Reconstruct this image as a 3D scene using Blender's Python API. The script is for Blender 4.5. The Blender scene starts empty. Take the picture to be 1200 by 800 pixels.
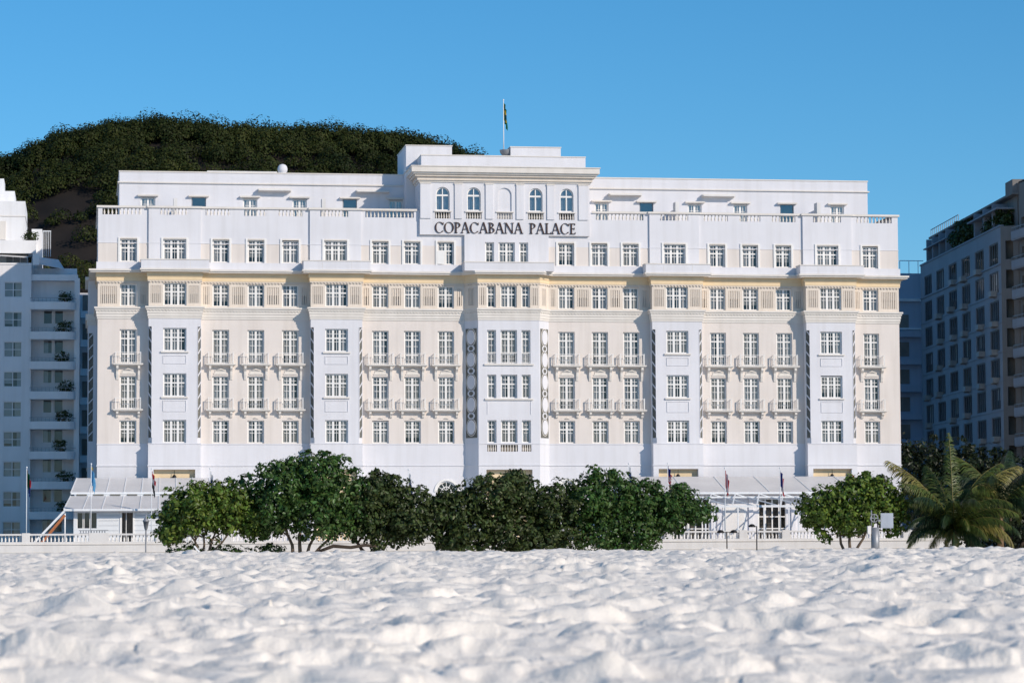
import bpy, math, random
import numpy as np
from mathutils import Vector, Matrix
R = math.radians
random.seed(7)
rng = np.random.default_rng(11)
scene = bpy.context.scene
col = scene.collection

# ------------------------------------------------------------------ camera, sky, sun, exposure
YAW, PITCH, ROLL = R(8.4434), R(4.0377), R(-0.2934)
CAM = Vector((-34.506, -235.42, 2.0))
cd = bpy.data.cameras.new("camera"); cam = bpy.data.objects.new("camera", cd); col.objects.link(cam)
cd.lens = 102.0; cd.sensor_width = 36.0; cd.clip_start = 0.5; cd.clip_end = 6000
fw = Vector((math.sin(YAW)*math.cos(PITCH), math.cos(YAW)*math.cos(PITCH), math.sin(PITCH)))
rt = Vector((math.cos(YAW), -math.sin(YAW), 0)); up = rt.cross(fw)
rt2 = rt*math.cos(ROLL) + up*math.sin(ROLL); up2 = -rt*math.sin(ROLL) + up*math.cos(ROLL)
M = Matrix((rt2, up2, -fw)).transposed().to_4x4(); M.translation = CAM
cam.matrix_world = M
cd.dof.use_dof = True; cd.dof.focus_distance = 225; cd.dof.aperture_fstop = 3.2
scene.camera = cam

SUN_EL, SUN_AZ = R(27.5), R(42)            # azimuth measured from the facade's outward normal towards +X
sdir = Vector((math.sin(SUN_AZ)*math.cos(SUN_EL), -math.cos(SUN_AZ)*math.cos(SUN_EL), math.sin(SUN_EL)))
w = bpy.data.worlds.new("World"); scene.world = w; w.use_nodes = True
nt = w.node_tree; bg = nt.nodes["Background"]
sky = nt.nodes.new("ShaderNodeTexSky"); sky.sky_type = 'NISHITA'; sky.sun_disc = False
sky.sun_elevation = SUN_EL; sky.sun_rotation = math.atan2(sdir.x, sdir.y)
sky.air_density = 1.0; sky.dust_density = 0.03; sky.ozone_density = 9.3; sky.altitude = 0
hs = nt.nodes.new('ShaderNodeHueSaturation'); hs.inputs['Hue'].default_value = .488; hs.inputs['Saturation'].default_value = 1.10; hs.inputs['Value'].default_value = 1.0
nt.links.new(sky.outputs[0], hs.inputs['Color']); nt.links.new(hs.outputs[0], bg.inputs[0]); bg.inputs[1].default_value = 0.107
sd = bpy.data.lights.new("sun", 'SUN'); sd.energy = 3.45; sd.angle = R(0.55); sd.color = (1.0, 0.885, 0.755)
so = bpy.data.objects.new("sun", sd); col.objects.link(so)
so.rotation_euler = (-sdir).to_track_quat('-Z', 'Y').to_euler(); so.location = (80, -120, 90)
vs = scene.view_settings; vs.view_transform = 'Standard'; vs.look = 'None'; vs.gamma = 1.0
vs.exposure = 0.16; vs.use_curve_mapping = False
scene.render.film_transparent = False

# ------------------------------------------------------------------ materials
def mat(name, c, rough=0.85, var=0.06, scale=0.6, bump=0.0, bscale=8.0, metal=0.0, spec=0.3, streak=0.0, c2=None, translucent=0.0, island=0.0):
    m = bpy.data.materials.new(name); m.use_nodes = True
    n = m.node_tree.nodes; L = m.node_tree.links; b = n["Principled BSDF"]
    b.inputs["Roughness"].default_value = rough; b.inputs["Metallic"].default_value = metal
    b.inputs["Specular IOR Level"].default_value = spec
    tc = n.new("ShaderNodeTexCoord")
    no = n.new("ShaderNodeTexNoise"); no.inputs["Scale"].default_value = scale; no.inputs["Detail"].default_value = 7
    L.new(tc.outputs["Object"], no.inputs["Vector"])
    rp = n.new("ShaderNodeValToRGB"); L.new(no.outputs["Fac"], rp.inputs[0])
    a = [max(0, x*(1-var)) for x in c]; d = list(c2) if c2 else [min(1, x*(1+var)) for x in c]
    rp.color_ramp.elements[0].position = .3; rp.color_ramp.elements[1].position = .7
    rp.color_ramp.elements[0].color = (*a, 1); rp.color_ramp.elements[1].color = (*d, 1)
    out = rp.outputs[0]
    if streak:
        mp = n.new("ShaderNodeMapping"); mp.inputs["Scale"].default_value = (1.6, 1.6, .10)
        L.new(tc.outputs["Object"], mp.inputs[0])
        n2 = n.new("ShaderNodeTexNoise"); n2.inputs["Scale"].default_value = 1.3; n2.inputs["Detail"].default_value = 6
        L.new(mp.outputs[0], n2.inputs["Vector"])
        r2 = n.new("ShaderNodeValToRGB"); r2.color_ramp.elements[0].position = .45; r2.color_ramp.elements[1].position = .75
        L.new(n2.outputs["Fac"], r2.inputs[0])
        ma = n.new("ShaderNodeMath"); ma.operation = 'MULTIPLY'; ma.inputs[1].default_value = streak; L.new(r2.outputs[0], ma.inputs[0])
        mx = n.new("ShaderNodeMix"); mx.data_type = 'RGBA'; L.new(ma.outputs[0], mx.inputs[0]); L.new(out, mx.inputs[6])
        mx.inputs[7].default_value = (c[0]*.72, c[1]*.70, c[2]*.66, 1); out = mx.outputs[2]
    if island:
        ge = n.new("ShaderNodeNewGeometry")
        hs = n.new("ShaderNodeHueSaturation")
        mr = n.new("ShaderNodeMapRange"); mr.inputs[3].default_value = 1-island; mr.inputs[4].default_value = 1+island
        L.new(ge.outputs["Random Per Island"], mr.inputs[0]); L.new(mr.outputs[0], hs.inputs["Value"])
        mr2 = n.new("ShaderNodeMapRange"); mr2.inputs[3].default_value = .47; mr2.inputs[4].default_value = .53
        wn = n.new("ShaderNodeTexWhiteNoise"); wn.noise_dimensions = '1D'; L.new(ge.outputs["Random Per Island"], wn.inputs["W"])
        L.new(wn.outputs["Value"], mr2.inputs[0]); L.new(mr2.outputs[0], hs.inputs["Hue"])
        L.new(out, hs.inputs["Color"]); out = hs.outputs[0]
    L.new(out, b.inputs["Base Color"])
    if bump:
        n3 = n.new("ShaderNodeTexNoise"); n3.inputs["Scale"].default_value = bscale; n3.inputs["Detail"].default_value = 5
        L.new(tc.outputs["Object"], n3.inputs["Vector"])
        bu = n.new("ShaderNodeBump"); bu.inputs["Strength"].default_value = bump; bu.inputs["Distance"].default_value = .05
        L.new(n3.outputs["Fac"], bu.inputs["Height"]); L.new(bu.outputs[0], b.inputs["Normal"])
    if translucent:
        tr = n.new("ShaderNodeBsdfTranslucent"); L.new(out, tr.inputs["Color"])
        ms = n.new("ShaderNodeMixShader"); ms.inputs[0].default_value = translucent
        L.new(b.outputs[0], ms.inputs[1]); L.new(tr.outputs[0], ms.inputs[2])
        L.new(ms.outputs[0], n["Material Output"].inputs["Surface"])
    return m

def glass_mat(name, tint=(.80, .81, .81), refl=.0, rough=.02, fm=.5):
    m = bpy.data.materials.new(name); m.use_nodes = True
    n = m.node_tree.nodes; L = m.node_tree.links; n.remove(n["Principled BSDF"])
    t = n.new("ShaderNodeBsdfTransparent"); t.inputs[0].default_value = (*tint, 1)
    g = n.new("ShaderNodeBsdfGlossy"); g.inputs["Roughness"].default_value = rough; g.inputs["Color"].default_value = (.95, .97, 1, 1)
    lw = n.new("ShaderNodeLayerWeight"); lw.inputs[0].default_value = .5
    ma = n.new("ShaderNodeMath"); ma.operation = 'MULTIPLY_ADD'; ma.inputs[1].default_value = fm; ma.inputs[2].default_value = refl
    L.new(lw.outputs["Fresnel"], ma.inputs[0])
    tc = n.new("ShaderNodeTexCoord"); no = n.new("ShaderNodeTexNoise"); no.inputs["Scale"].default_value = .9
    L.new(tc.outputs["Object"], no.inputs["Vector"])
    bu = n.new("ShaderNodeBump"); bu.inputs["Strength"].default_value = .12; bu.inputs["Distance"].default_value = .1
    L.new(no.outputs["Fac"], bu.inputs["Height"]); L.new(bu.outputs[0], g.inputs["Normal"])
    ms = n.new("ShaderNodeMixShader"); L.new(ma.outputs[0], ms.inputs[0]); L.new(t.outputs[0], ms.inputs[1]); L.new(g.outputs[0], ms.inputs[2])
    L.new(ms.outputs[0], n["Material Output"].inputs["Surface"])
    return m

PLW = mat("white_plaster", (.715, .71, .74), .9, .035, .35, .15, 14, streak=.25)
PLP = mat("warm_light_plaster", (.74, .675, .625), .9, .04, .35, .15, 14, streak=.36)  # off-white wall like the bays; its warmer light is put into the colour
PLC = mat("warm_cream_plaster", (.74, .655, .565), .9, .04, .35, .15, 14, streak=.34)
OCH = mat("bounce_ochre_plaster", (.79, .625, .41), .9, .05, .5, .1, 14, streak=.2)  # ochre with the warm bounced light under the main cornice put into the colour
TRIM = mat("trim_plaster", (.74, .695, .64), .88, .05, .8, .12, 18, streak=.25)
FRAME = mat("white_window_paint", (.82, .80, .77), .5, .03, 2)
GLASS = glass_mat("window_glass"); GLASSB = glass_mat("reflective_glass", (.78, .8, .82), .12, .02, .5)
CURT = [mat("curtain_cloth", (.68, .66, .64), .95, .12, 3), mat("linen_curtain", (.63, .58, .52), .95, .12, 3), mat("grey_blind", (.52, .52, .54), .9, .1, 3)]
DARK = mat("dark_interior", (.23, .20, .17), .95, .3, .5)
BLK = mat("black_iron", (.02, .02, .022), .5, .1, 3, metal=.3)
LETTER = mat("bronze_letter", (.055, .028, .022), .6, .15, 3)
MOS_D = mat("dark_mosaic", (.15, .145, .125), .8, .35, 9, .2, 30)
ROOFG = mat("translucent_roof_sheet", (.82, .80, .79), .45, .06, .4, streak=.15, translucent=.25)
STEEL = mat("white_steel", (.78, .80, .82), .4, .04, 2)
CONC = mat("painted_concrete", (.74, .72, .70), .9, .05, .7, .15, 12, streak=.3)
GREYST = mat("grey_steel", (.30, .31, .33), .5, .1, 2, metal=.4)
WOOD = mat("grey_bark", (.13, .10, .075), .95, .3, 3, .6, 12)
BARKD = mat("dark_bark", (.06, .045, .035), .95, .3, 3, .6, 12)

# ------------------------------------------------------------------ mesh helper
class MB:
    def __init__(s): s.v = []; s.f = []; s.mi = []; s.mats = []; s.smooth = []
    def idx(s, m):
        if m not in s.mats: s.mats.append(m)
        return s.mats.index(m)
    def poly(s, pts, m, sm=False):
        b = len(s.v); s.v += [tuple(p) for p in pts]; s.f.append(tuple(range(b, b+len(pts)))); s.mi.append(s.idx(m)); s.smooth.append(sm)
    def box(s, x0, x1, y0, y1, z0, z1, m):
        if x0 > x1: x0, x1 = x1, x0
        if y0 > y1: y0, y1 = y1, y0
        if z0 > z1: z0, z1 = z1, z0
        s.hexa([(x0,y0,z0),(x1,y0,z0),(x1,y1,z0),(x0,y1,z0),(x0,y0,z1),(x1,y0,z1),(x1,y1,z1),(x0,y1,z1)], m)
    def hexa(s, p, m):
        b = len(s.v); s.v += [tuple(q) for q in p]; k = s.idx(m)
        for q in ((3,2,1,0),(4,5,6,7),(0,1,5,4),(1,2,6,5),(2,3,7,6),(3,0,4,7)):
            s.f.append(tuple(b+i for i in q)); s.mi.append(k); s.smooth.append(False)
    def bar(s, p, q, wd, m, wd2=None):           # square bar between two points
        p = Vector(p); q = Vector(q); d = (q-p).normalized()
        a = d.cross(Vector((0, 0, 1)));  a = a.normalized() if a.length > 1e-3 else Vector((1, 0, 0))
        b = d.cross(a).normalized(); h = wd/2; h2 = (wd2 or wd)/2
        s.hexa([p-a*h-b*h2, p+a*h-b*h2, p+a*h+b*h2, p-a*h+b*h2, q-a*h-b*h2, q+a*h-b*h2, q+a*h+b*h2, q-a*h+b*h2], m)
    def tube(s, pts, rad, m, n=8, cap=True):
        pts = [Vector(p) for p in pts]; k = s.idx(m); rings = []
        if not isinstance(rad, (list, tuple)): rad = [rad]*len(pts)
        for i, p in enumerate(pts):
            d = (pts[min(i+1, len(pts)-1)]-pts[max(i-1, 0)]).normalized()
            a = d.cross(Vector((.31, .17, .93)) if abs(d.z) < .95 else Vector((1, 0, 0))).normalized(); b = d.cross(a)
            r = [];
            for j in range(n):
                t = 2*math.pi*j/n; r.append(len(s.v)); s.v.append(tuple(p+(a*math.cos(t)+b*math.sin(t))*rad[i]))
            rings.append(r)
        for r0, r1 in zip(rings, rings[1:]):
            for j in range(n):
                s.f.append((r0[j], r0[(j+1) % n], r1[(j+1) % n], r1[j])); s.mi.append(k); s.smooth.append(True)
        if cap:
            s.f.append(tuple(reversed(rings[0]))); s.f.append(tuple(rings[-1])); s.mi += [k, k]; s.smooth += [False, False]
    def lathe(s, prof, m, c=(0, 0, 0), n=12):
        k = s.idx(m); rings = []
        for r_, z in prof:
            r = []
            for j in range(n):
                t = 2*math.pi*j/n; r.append(len(s.v)); s.v.append((c[0]+r_*math.cos(t), c[1]+r_*math.sin(t), c[2]+z))
            rings.append(r)
        for r0, r1 in zip(rings, rings[1:]):
            for j in range(n):
                s.f.append((r0[j], r0[(j+1) % n], r1[(j+1) % n], r1[j])); s.mi.append(k); s.smooth.append(True)
    def build(s, name, parent=None, loc=None):
        me = bpy.data.meshes.new(name); me.from_pydata(s.v, [], s.f)
        for m in s.mats: me.materials.append(m)
        me.polygons.foreach_set("material_index", s.mi); me.polygons.foreach_set("use_smooth", s.smooth); me.update()
        return link(name, me, parent, loc)

def link(name, me, parent=None, loc=None):
    o = bpy.data.objects.new(name, me); col.objects.link(o)
    if loc is not None: o.location = loc
    if parent is not None: adopt(o, parent)
    return o
def adopt(o, parent):           # parents lie unrotated: undo only their translation so that meshes stay in world metres
    o.parent = parent
    if parent.type == 'EMPTY' and not parent.get('local'):
        o.matrix_parent_inverse = Matrix.Translation(-parent.location)
def thing(name, loc, label, cat, group=None, local=False):
    o = bpy.data.objects.new(name, None); col.objects.link(o); o.location = loc; o.empty_display_size = .3
    if local: o['local'] = 1
    return tag(o, label, cat, group)
def tag(o, label, cat, group=None):
    o['label'] = label; o['category'] = cat
    if group: o['group'] = group
    return o
def np_mesh(name, V, F, mats, mi=None, smooth=False):
    me = bpy.data.meshes.new(name); V = np.asarray(V, dtype=np.float32); F = np.asarray(F, dtype=np.int32)
    k = F.shape[1]; me.vertices.add(len(V)); me.vertices.foreach_set("co", V.ravel())
    me.loops.add(F.size); me.loops.foreach_set("vertex_index", F.ravel())
    me.polygons.add(len(F)); me.polygons.foreach_set("loop_start", np.arange(0, F.size, k, dtype=np.int32))
    for m in mats: me.materials.append(m)
    if mi is not None: me.polygons.foreach_set("material_index", np.asarray(mi, dtype=np.int32))
    me.polygons.foreach_set("use_smooth", np.full(len(F), smooth)); me.update(calc_edges=True); return me

def wall(mb, p0, p1, zb, holes=(), reveal=.22, back=None, flip=1):
    """wall face from p0 to p1 (plan), zb = [(z0,z1,material)...], holes = [(u0,u1,z0,z1)] along it; reveals go inwards"""
    p0 = Vector((p0[0], p0[1], 0)); p1 = Vector((p1[0], p1[1], 0)); Ln = (p1-p0).length; d = (p1-p0)/Ln; nrm = Vector((d.y, -d.x, 0))
    us = sorted(set([0, Ln]+[h[0] for h in holes]+[h[1] for h in holes]))
    zs = sorted(set([z for a in zb for z in a[:2]]+[h[2] for h in holes]+[h[3] for h in holes]))
    P = lambda u, z, k=0: p0+d*u-nrm*k+Vector((0, 0, z))
    def m_at(z):
        for a, b, m in zb:
            if a <= z <= b: return m
        return None
    for u0, u1 in zip(us, us[1:]):
        for z0, z1 in zip(zs, zs[1:]):
            um, zm = (u0+u1)/2, (z0+z1)/2
            if u1-u0 < 1e-5 or z1-z0 < 1e-5: continue
            if any(h[0] < um < h[1] and h[2] < zm < h[3] for h in holes): continue
            m = m_at(zm)
            if m is None: continue
            mb.poly([P(u0, z0), P(u1, z0), P(u1, z1), P(u0, z1)], m)
            if back: mb.poly([P(u1, z0, back), P(u0, z0, back), P(u0, z1, back), P(u1, z1, back)], m)
    k = back or reveal
    for h in holes:
        m = m_at((h[2]+h[3])/2) or zb[0][2]
        a, b, c, e = h
        mb.poly([P(a, c), P(a, c, k), P(a, e, k), P(a, e)][::-1], m); mb.poly([P(b, c), P(b, e), P(b, e, k), P(b, c, k)][::-1], m)
        mb.poly([P(a, c), P(b, c), P(b, c, k), P(a, c, k)][::-1], m); mb.poly([P(a, e), P(a, e, k), P(b, e, k), P(b, e)][::-1], m)

def offs(plan, dist):
    out = []; n = len(plan); pv = [Vector((a, b)) for a, b in plan]
    nr = []
    for i in range(n-1):
        d = (pv[i+1]-pv[i]).normalized(); nr.append(Vector((d.y, -d.x)))
    for i in range(n):
        if i == 0: out.append(pv[0]+nr[0]*dist)
        elif i == n-1: out.append(pv[-1]+nr[-1]*dist)
        else:
            a, b = nr[i-1], nr[i]; m = (a+b)
            out.append(pv[i]+m*(dist/max(.2, (1+a.dot(b)))) )
    return out
def band(mb, plan, z0, z1, pr, m, inner=-.03):
    o = offs(plan, pr); i = offs(plan, inner)
    for k in range(len(plan)-1):
        a, b, c, d = o[k], o[k+1], i[k+1], i[k]
        mb.poly([(a.x,a.y,z0),(b.x,b.y,z0),(b.x,b.y,z1),(a.x,a.y,z1)], m)
        mb.poly([(a.x,a.y,z1),(b.x,b.y,z1),(c.x,c.y,z1),(d.x,d.y,z1)], m)
        mb.poly([(d.x,d.y,z0),(c.x,c.y,z0),(b.x,b.y,z0),(a.x,a.y,z0)], m)

BAL_PROF = [(.055, 0), (.075, .04), (.045, .10), (.085, .30), (.05, .62), (.04, .82), (.07, .92), (.055, 1.0)]
def baluster(mb, x, y, z0, z1, m, n=6, s=1.0):
    mb.lathe([(r*s, z*(z1-z0)) for r, z in BAL_PROF], m, (x, y, z0), n)
def dup(root, loc, name=None, label=None):
    c = root.copy(); col.objects.link(c); c.location = loc
    if label: c['label'] = label
    for ch in root.children:
        e = ch.copy(); col.objects.link(e); e.parent = c
        for g in ch.children:
            h = g.copy(); col.objects.link(h); h.parent = e
    return c
# ------------------------------------------------------------------ the big white hotel
HX = [-27.15, -14.1, 14.1, 27.15]; BW = 2.1; CB = 2.53; CF = 3.5; CY = -1.2; HW = 33.3
hotel = thing("grand_hotel", (0, 0, 0), "long white palace hotel of eight floors with bronze letters on its top storey", "hotel")
PL = [(-HW, 16), (-HW, 0)]
for x in HX[:2]: PL += [(x-BW, 0), (x-BW, -1), (x+BW, -1), (x+BW, 0)]
PL += [(-CF, 0), (-CB, CY), (CB, CY), (CF, 0)]
for x in HX[2:]: PL += [(x-BW, 0), (x-BW, -1), (x+BW, -1), (x+BW, 0)]
PL += [(HW, 0), (HW, 16)]
PU = [(-HW, 16), (-HW, 0)]
for x in HX[:2]: PU += [(x-BW, 0), (x-BW, -.15), (x+BW, -.15), (x+BW, 0)]
PUL = PU + [(-7.4, 0)]
PUR = [(7.2, 0)]
for x in HX[2:]: PUR += [(x-BW, 0), (x-BW, -.15), (x+BW, -.15), (x+BW, 0)]
PUR += [(HW, 0), (HW, 16)]
WINGS = [(-HW, -29.25, [-30.85]), (-25.05, -16.2, [-23.42, -20.58, -17.78]), (-12, -CF, [-10.43, -7.8, -5.03]),
         (CF, 12, [4.99, 7.78, 10.41]), (16.2, 25.05, [17.75, 20.55, 23.39]), (29.25, HW, [30.86])]
R1, R2, R3, R4, R5 = (10.44, 12.28), (13.18, 15.86), (16.86, 19.62), (21.5, 23.3), (25.1, 26.95)
B2, B3 = (14.16, 16.02), (17.82, 19.68)
C2, C3 = (14.08, 16.0), (16.91, 19.65)
WHW = .68; W3 = .93; NW = .37
ZW = [(0, 10.37, PLW), (10.37, 20.5, PLP), (20.5, 24.35, PLC)]
ZB = [(0, 20.5, PLW), (20.5, 24.35, PLC)]
ZUW = [(24.3, 26.63, PLP), (26.63, 29.5, PLW)]
ZUB = [(24.3, 29.5, PLW)]

# --- windows: a frame, its panes and its curtain; made once per kind, then copied
def bars(mb, w_, h, cols, zt, mid=None):
    y0, y1 = 0, .07; F = FRAME
    mb.box(-w_/2, -w_/2+.12, y0, y1, 0, h, F); mb.box(w_/2-.12, w_/2, y0, y1, 0, h, F)
    mb.box(-w_/2+.12, w_/2-.12, y0, y1, 0, .09, F); mb.box(-w_/2+.12, w_/2-.12, y0, y1, h-.09, h, F)
    mb.box(-w_/2+.12, w_/2-.12, y0, y1, zt-.055, zt+.055, F)
    step = (w_-.24)/cols
    for i in range(1, cols):
        x = -w_/2+.12+step*i
        mb.box(x-.09, x+.09, y0+.001, y1, .09, zt-.055, F); mb.box(x-.09, x+.09, y0+.001, y1, zt+.055, h-.09, F)
    for i in range(cols):
        c = -w_/2+.12+step*(i+.5); a = c-step/2+.08; b = c+step/2-.08; q = .02
        mb.box(c-q, c+q, .012, .06, zt+.055, h-.09, F); z = (zt+h)/2-.02; mb.box(a, b, .014, .058, z-q, z+q, F)
        mb.box(c-q, c+q, .012, .06, .09, zt-.055, F); z = zt*.74; mb.box(a, b, .014, .058, z-q, z+q, F)
        if mid:
            mb.box(a-.02, b+.02, .004, .066, mid-.05, mid+.05, F); mb.box(a, b, .014, .058, mid*.52-q, mid*.52+q, F)
WT = {}
vcount = [0]
def window_template(kind, name, w_, h, cols, zt, mid, var):
    GL = GLASSB if kind == 'pent' else GLASS
    mb = MB(); bars(mb, w_, h, cols, zt, mid); o = mb.build(name)
    p = MB(); p.poly([(-w_/2+.05, .05, .05), (w_/2-.05, .05, .05), (w_/2-.05, .05, h-.05), (-w_/2+.05, .05, h-.05)], GL)
    po = p.build("pane"); po.parent = o
    rr = random.Random(len(kind)*17+var*131+int(w_*100)); c = MB(); cm = CURT[var % 3]
    def drape(x0, x1, z0=.08):
        n = max(4, int((x1-x0)/.07)); z1 = h-.06
        for i in range(n):
            a = x0+(x1-x0)*i/n; b = x0+(x1-x0)*(i+1)/n; ya = .11+(.05 if i % 2 else 0); yb = .11+(.05 if (i+1) % 2 else 0)
            c.poly([(a, ya, z0), (b, yb, z0), (b, yb, z1), (a, ya, z1)], cm)
    t = var % 6; s = w_/2-.04
    if t == 0: drape(-s, -s+w_*.36); drape(s-w_*.36, s)
    elif t == 1: drape(-s, s)
    elif t == 2: drape(-s, -s+w_*.30); drape(s-w_*.48, s)
    elif t == 3: drape(-s, -s+w_*.75)
    elif t == 4: drape(-s, s, h*.25)
    else: drape(-s, s)
    co = c.build("curtain" if t != 4 else "blind"); co.parent = o
    return o
def win(kind, name, w_, h, cols, zt, x, y, z, mid=None, parent=None, var=None):
    parent = parent or hotel
    if var is None: vcount[0] += 1; var = (vcount[0]*7+vcount[0]//5) % 6
    k = (kind, var)
    if k not in WT:
        o = WT[k] = window_template(kind, name, w_, h, cols, zt, mid, var)
    else:
        o = WT[k].copy(); col.objects.link(o)
        for ch in WT[k].children:
            e = ch.copy(); col.objects.link(e); e.parent = o
    o.location = (x, y, z); adopt(o, parent); return o
FR = .17
def two(x, y, z): return win('two', 'window', 2*WHW, 1.84, 2, 1.12, x, y+FR, z)
def three(x, y, z, h=1.86): return win('three', 'window', 2*W3, h, 3, 1.10, x, y+FR, z)
def french(x, y, z, h=2.70): return win('french%.2f' % h, 'french_door', 2*WHW, h, 2, 2.02, x, y+FR, z, .78)
def narrow(x, y, z, h=1.84): return win('narrow%.2f' % h, 'window', 2*NW, h, 1, h*.6, x, y+FR, z)

# --- walls
mb = MB()
def screen_panels(m, p0, p1, spans):
    p0 = Vector((*p0, 0)); p1 = Vector((*p1, 0)); d = (p1-p0).normalized(); n = Vector((d.y, -d.x, 0))
    for u0, u1 in spans:
        P = lambda u, k, z: tuple(p0+d*u-n*k+Vector((0, 0, z)))
        def bx(a, b, k0, k1, z0, z1, mt): m.hexa([P(a, k0, z0), P(b, k0, z0), P(b, k1, z0), P(a, k1, z0), P(a, k0, z1), P(b, k0, z1), P(b, k1, z1), P(a, k1, z1)], mt)
        m.poly([P(u0-.01, .3, 21.7), P(u1+.01, .3, 21.7), P(u1+.01, .3, 23.12), P(u0-.01, .3, 23.12)], TRIM)
        bx(u0, u1, .075, .29, 22.44, 23.1, PLC)
        k = max(2, round((u1-u0)/.17)); st = (u1-u0)/k
        for i in range(k): c = u0+st*(i+.5); bx(c-.048, c+.048, .012, .073, 21.705, 23.095, PLC)
def spans_for(u_edges, centers, hw, m0=.22, m1=.26):
    out = []; xs = [u_edges[0]-hw-m1+m0] + centers + [u_edges[1]+hw+m1-m0]
    for a, b in zip(xs, xs[1:]):
        s, e = a+hw+m1, b-hw-m1
        if e-s > .3: out.append((s, e))
    return out
for x0, x1, cs in WINGS:
    L = x1-x0; c = [v-x0 for v in cs]
    sp = spans_for((0, L), c, WHW)
    holes = []
    for v in c:
        for r in (R1, R2, R3, R4): holes.append((v-WHW, v+WHW, r[0], r[1]))
    holes += [(a, b, 21.7, 23.1) for a, b in sp]
    for v, xx in zip(c, cs):
        if abs(xx) < 5.2:                                  # arched ground-floor windows in the wings beside the middle bay
            holes.append((v-.85, v+.85, 4.2, 7.35))
    wall(mb, (x0, 0), (x1, 0), ZW, holes)
    for s_ in sp: k_ = MB(); screen_panels(k_, (x0, 0), (x1, 0), [s_]); k_.build('slatted_screen', hotel)
for s in (-1, 1):
    a, b = ((s*HW, 16), (s*HW, 0)) if s < 0 else ((s*HW, 0), (s*HW, 16))
    wall(mb, a, b, [(0, 20.5, PLW), (20.5, 24.35, PLC), (24.35, 29.5, PLW)])
mb.poly([(HW, 16, 0), (-HW, 16, 0), (-HW, 16, 29.5), (HW, 16, 29.5)], PLW)
mb.build("facade_wall", hotel)
# interior seen through the windows, floor deck under the roof terrace
im = MB(); im.poly([(-33.1, 1.6, 0), (33.1, 1.6, 0), (33.1, 1.6, 28.8), (-33.1, 1.6, 28.8)], DARK)
for z in (12.75, 16.35, 20.2, 24.0):
    im.poly([(-33.1, .35, z), (33.1, .35, z), (33.1, 1.6, z), (-33.1, 1.6, z)], DARK)
im.build("interior", hotel)
dk = MB(); dk.poly([(-33.2, .05, 28.86), (33.2, .05, 28.86), (33.2, 15.95, 28.86), (-33.2, 15.95, 28.86)], CONC); dk.build("roof_terrace", hotel)

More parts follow.
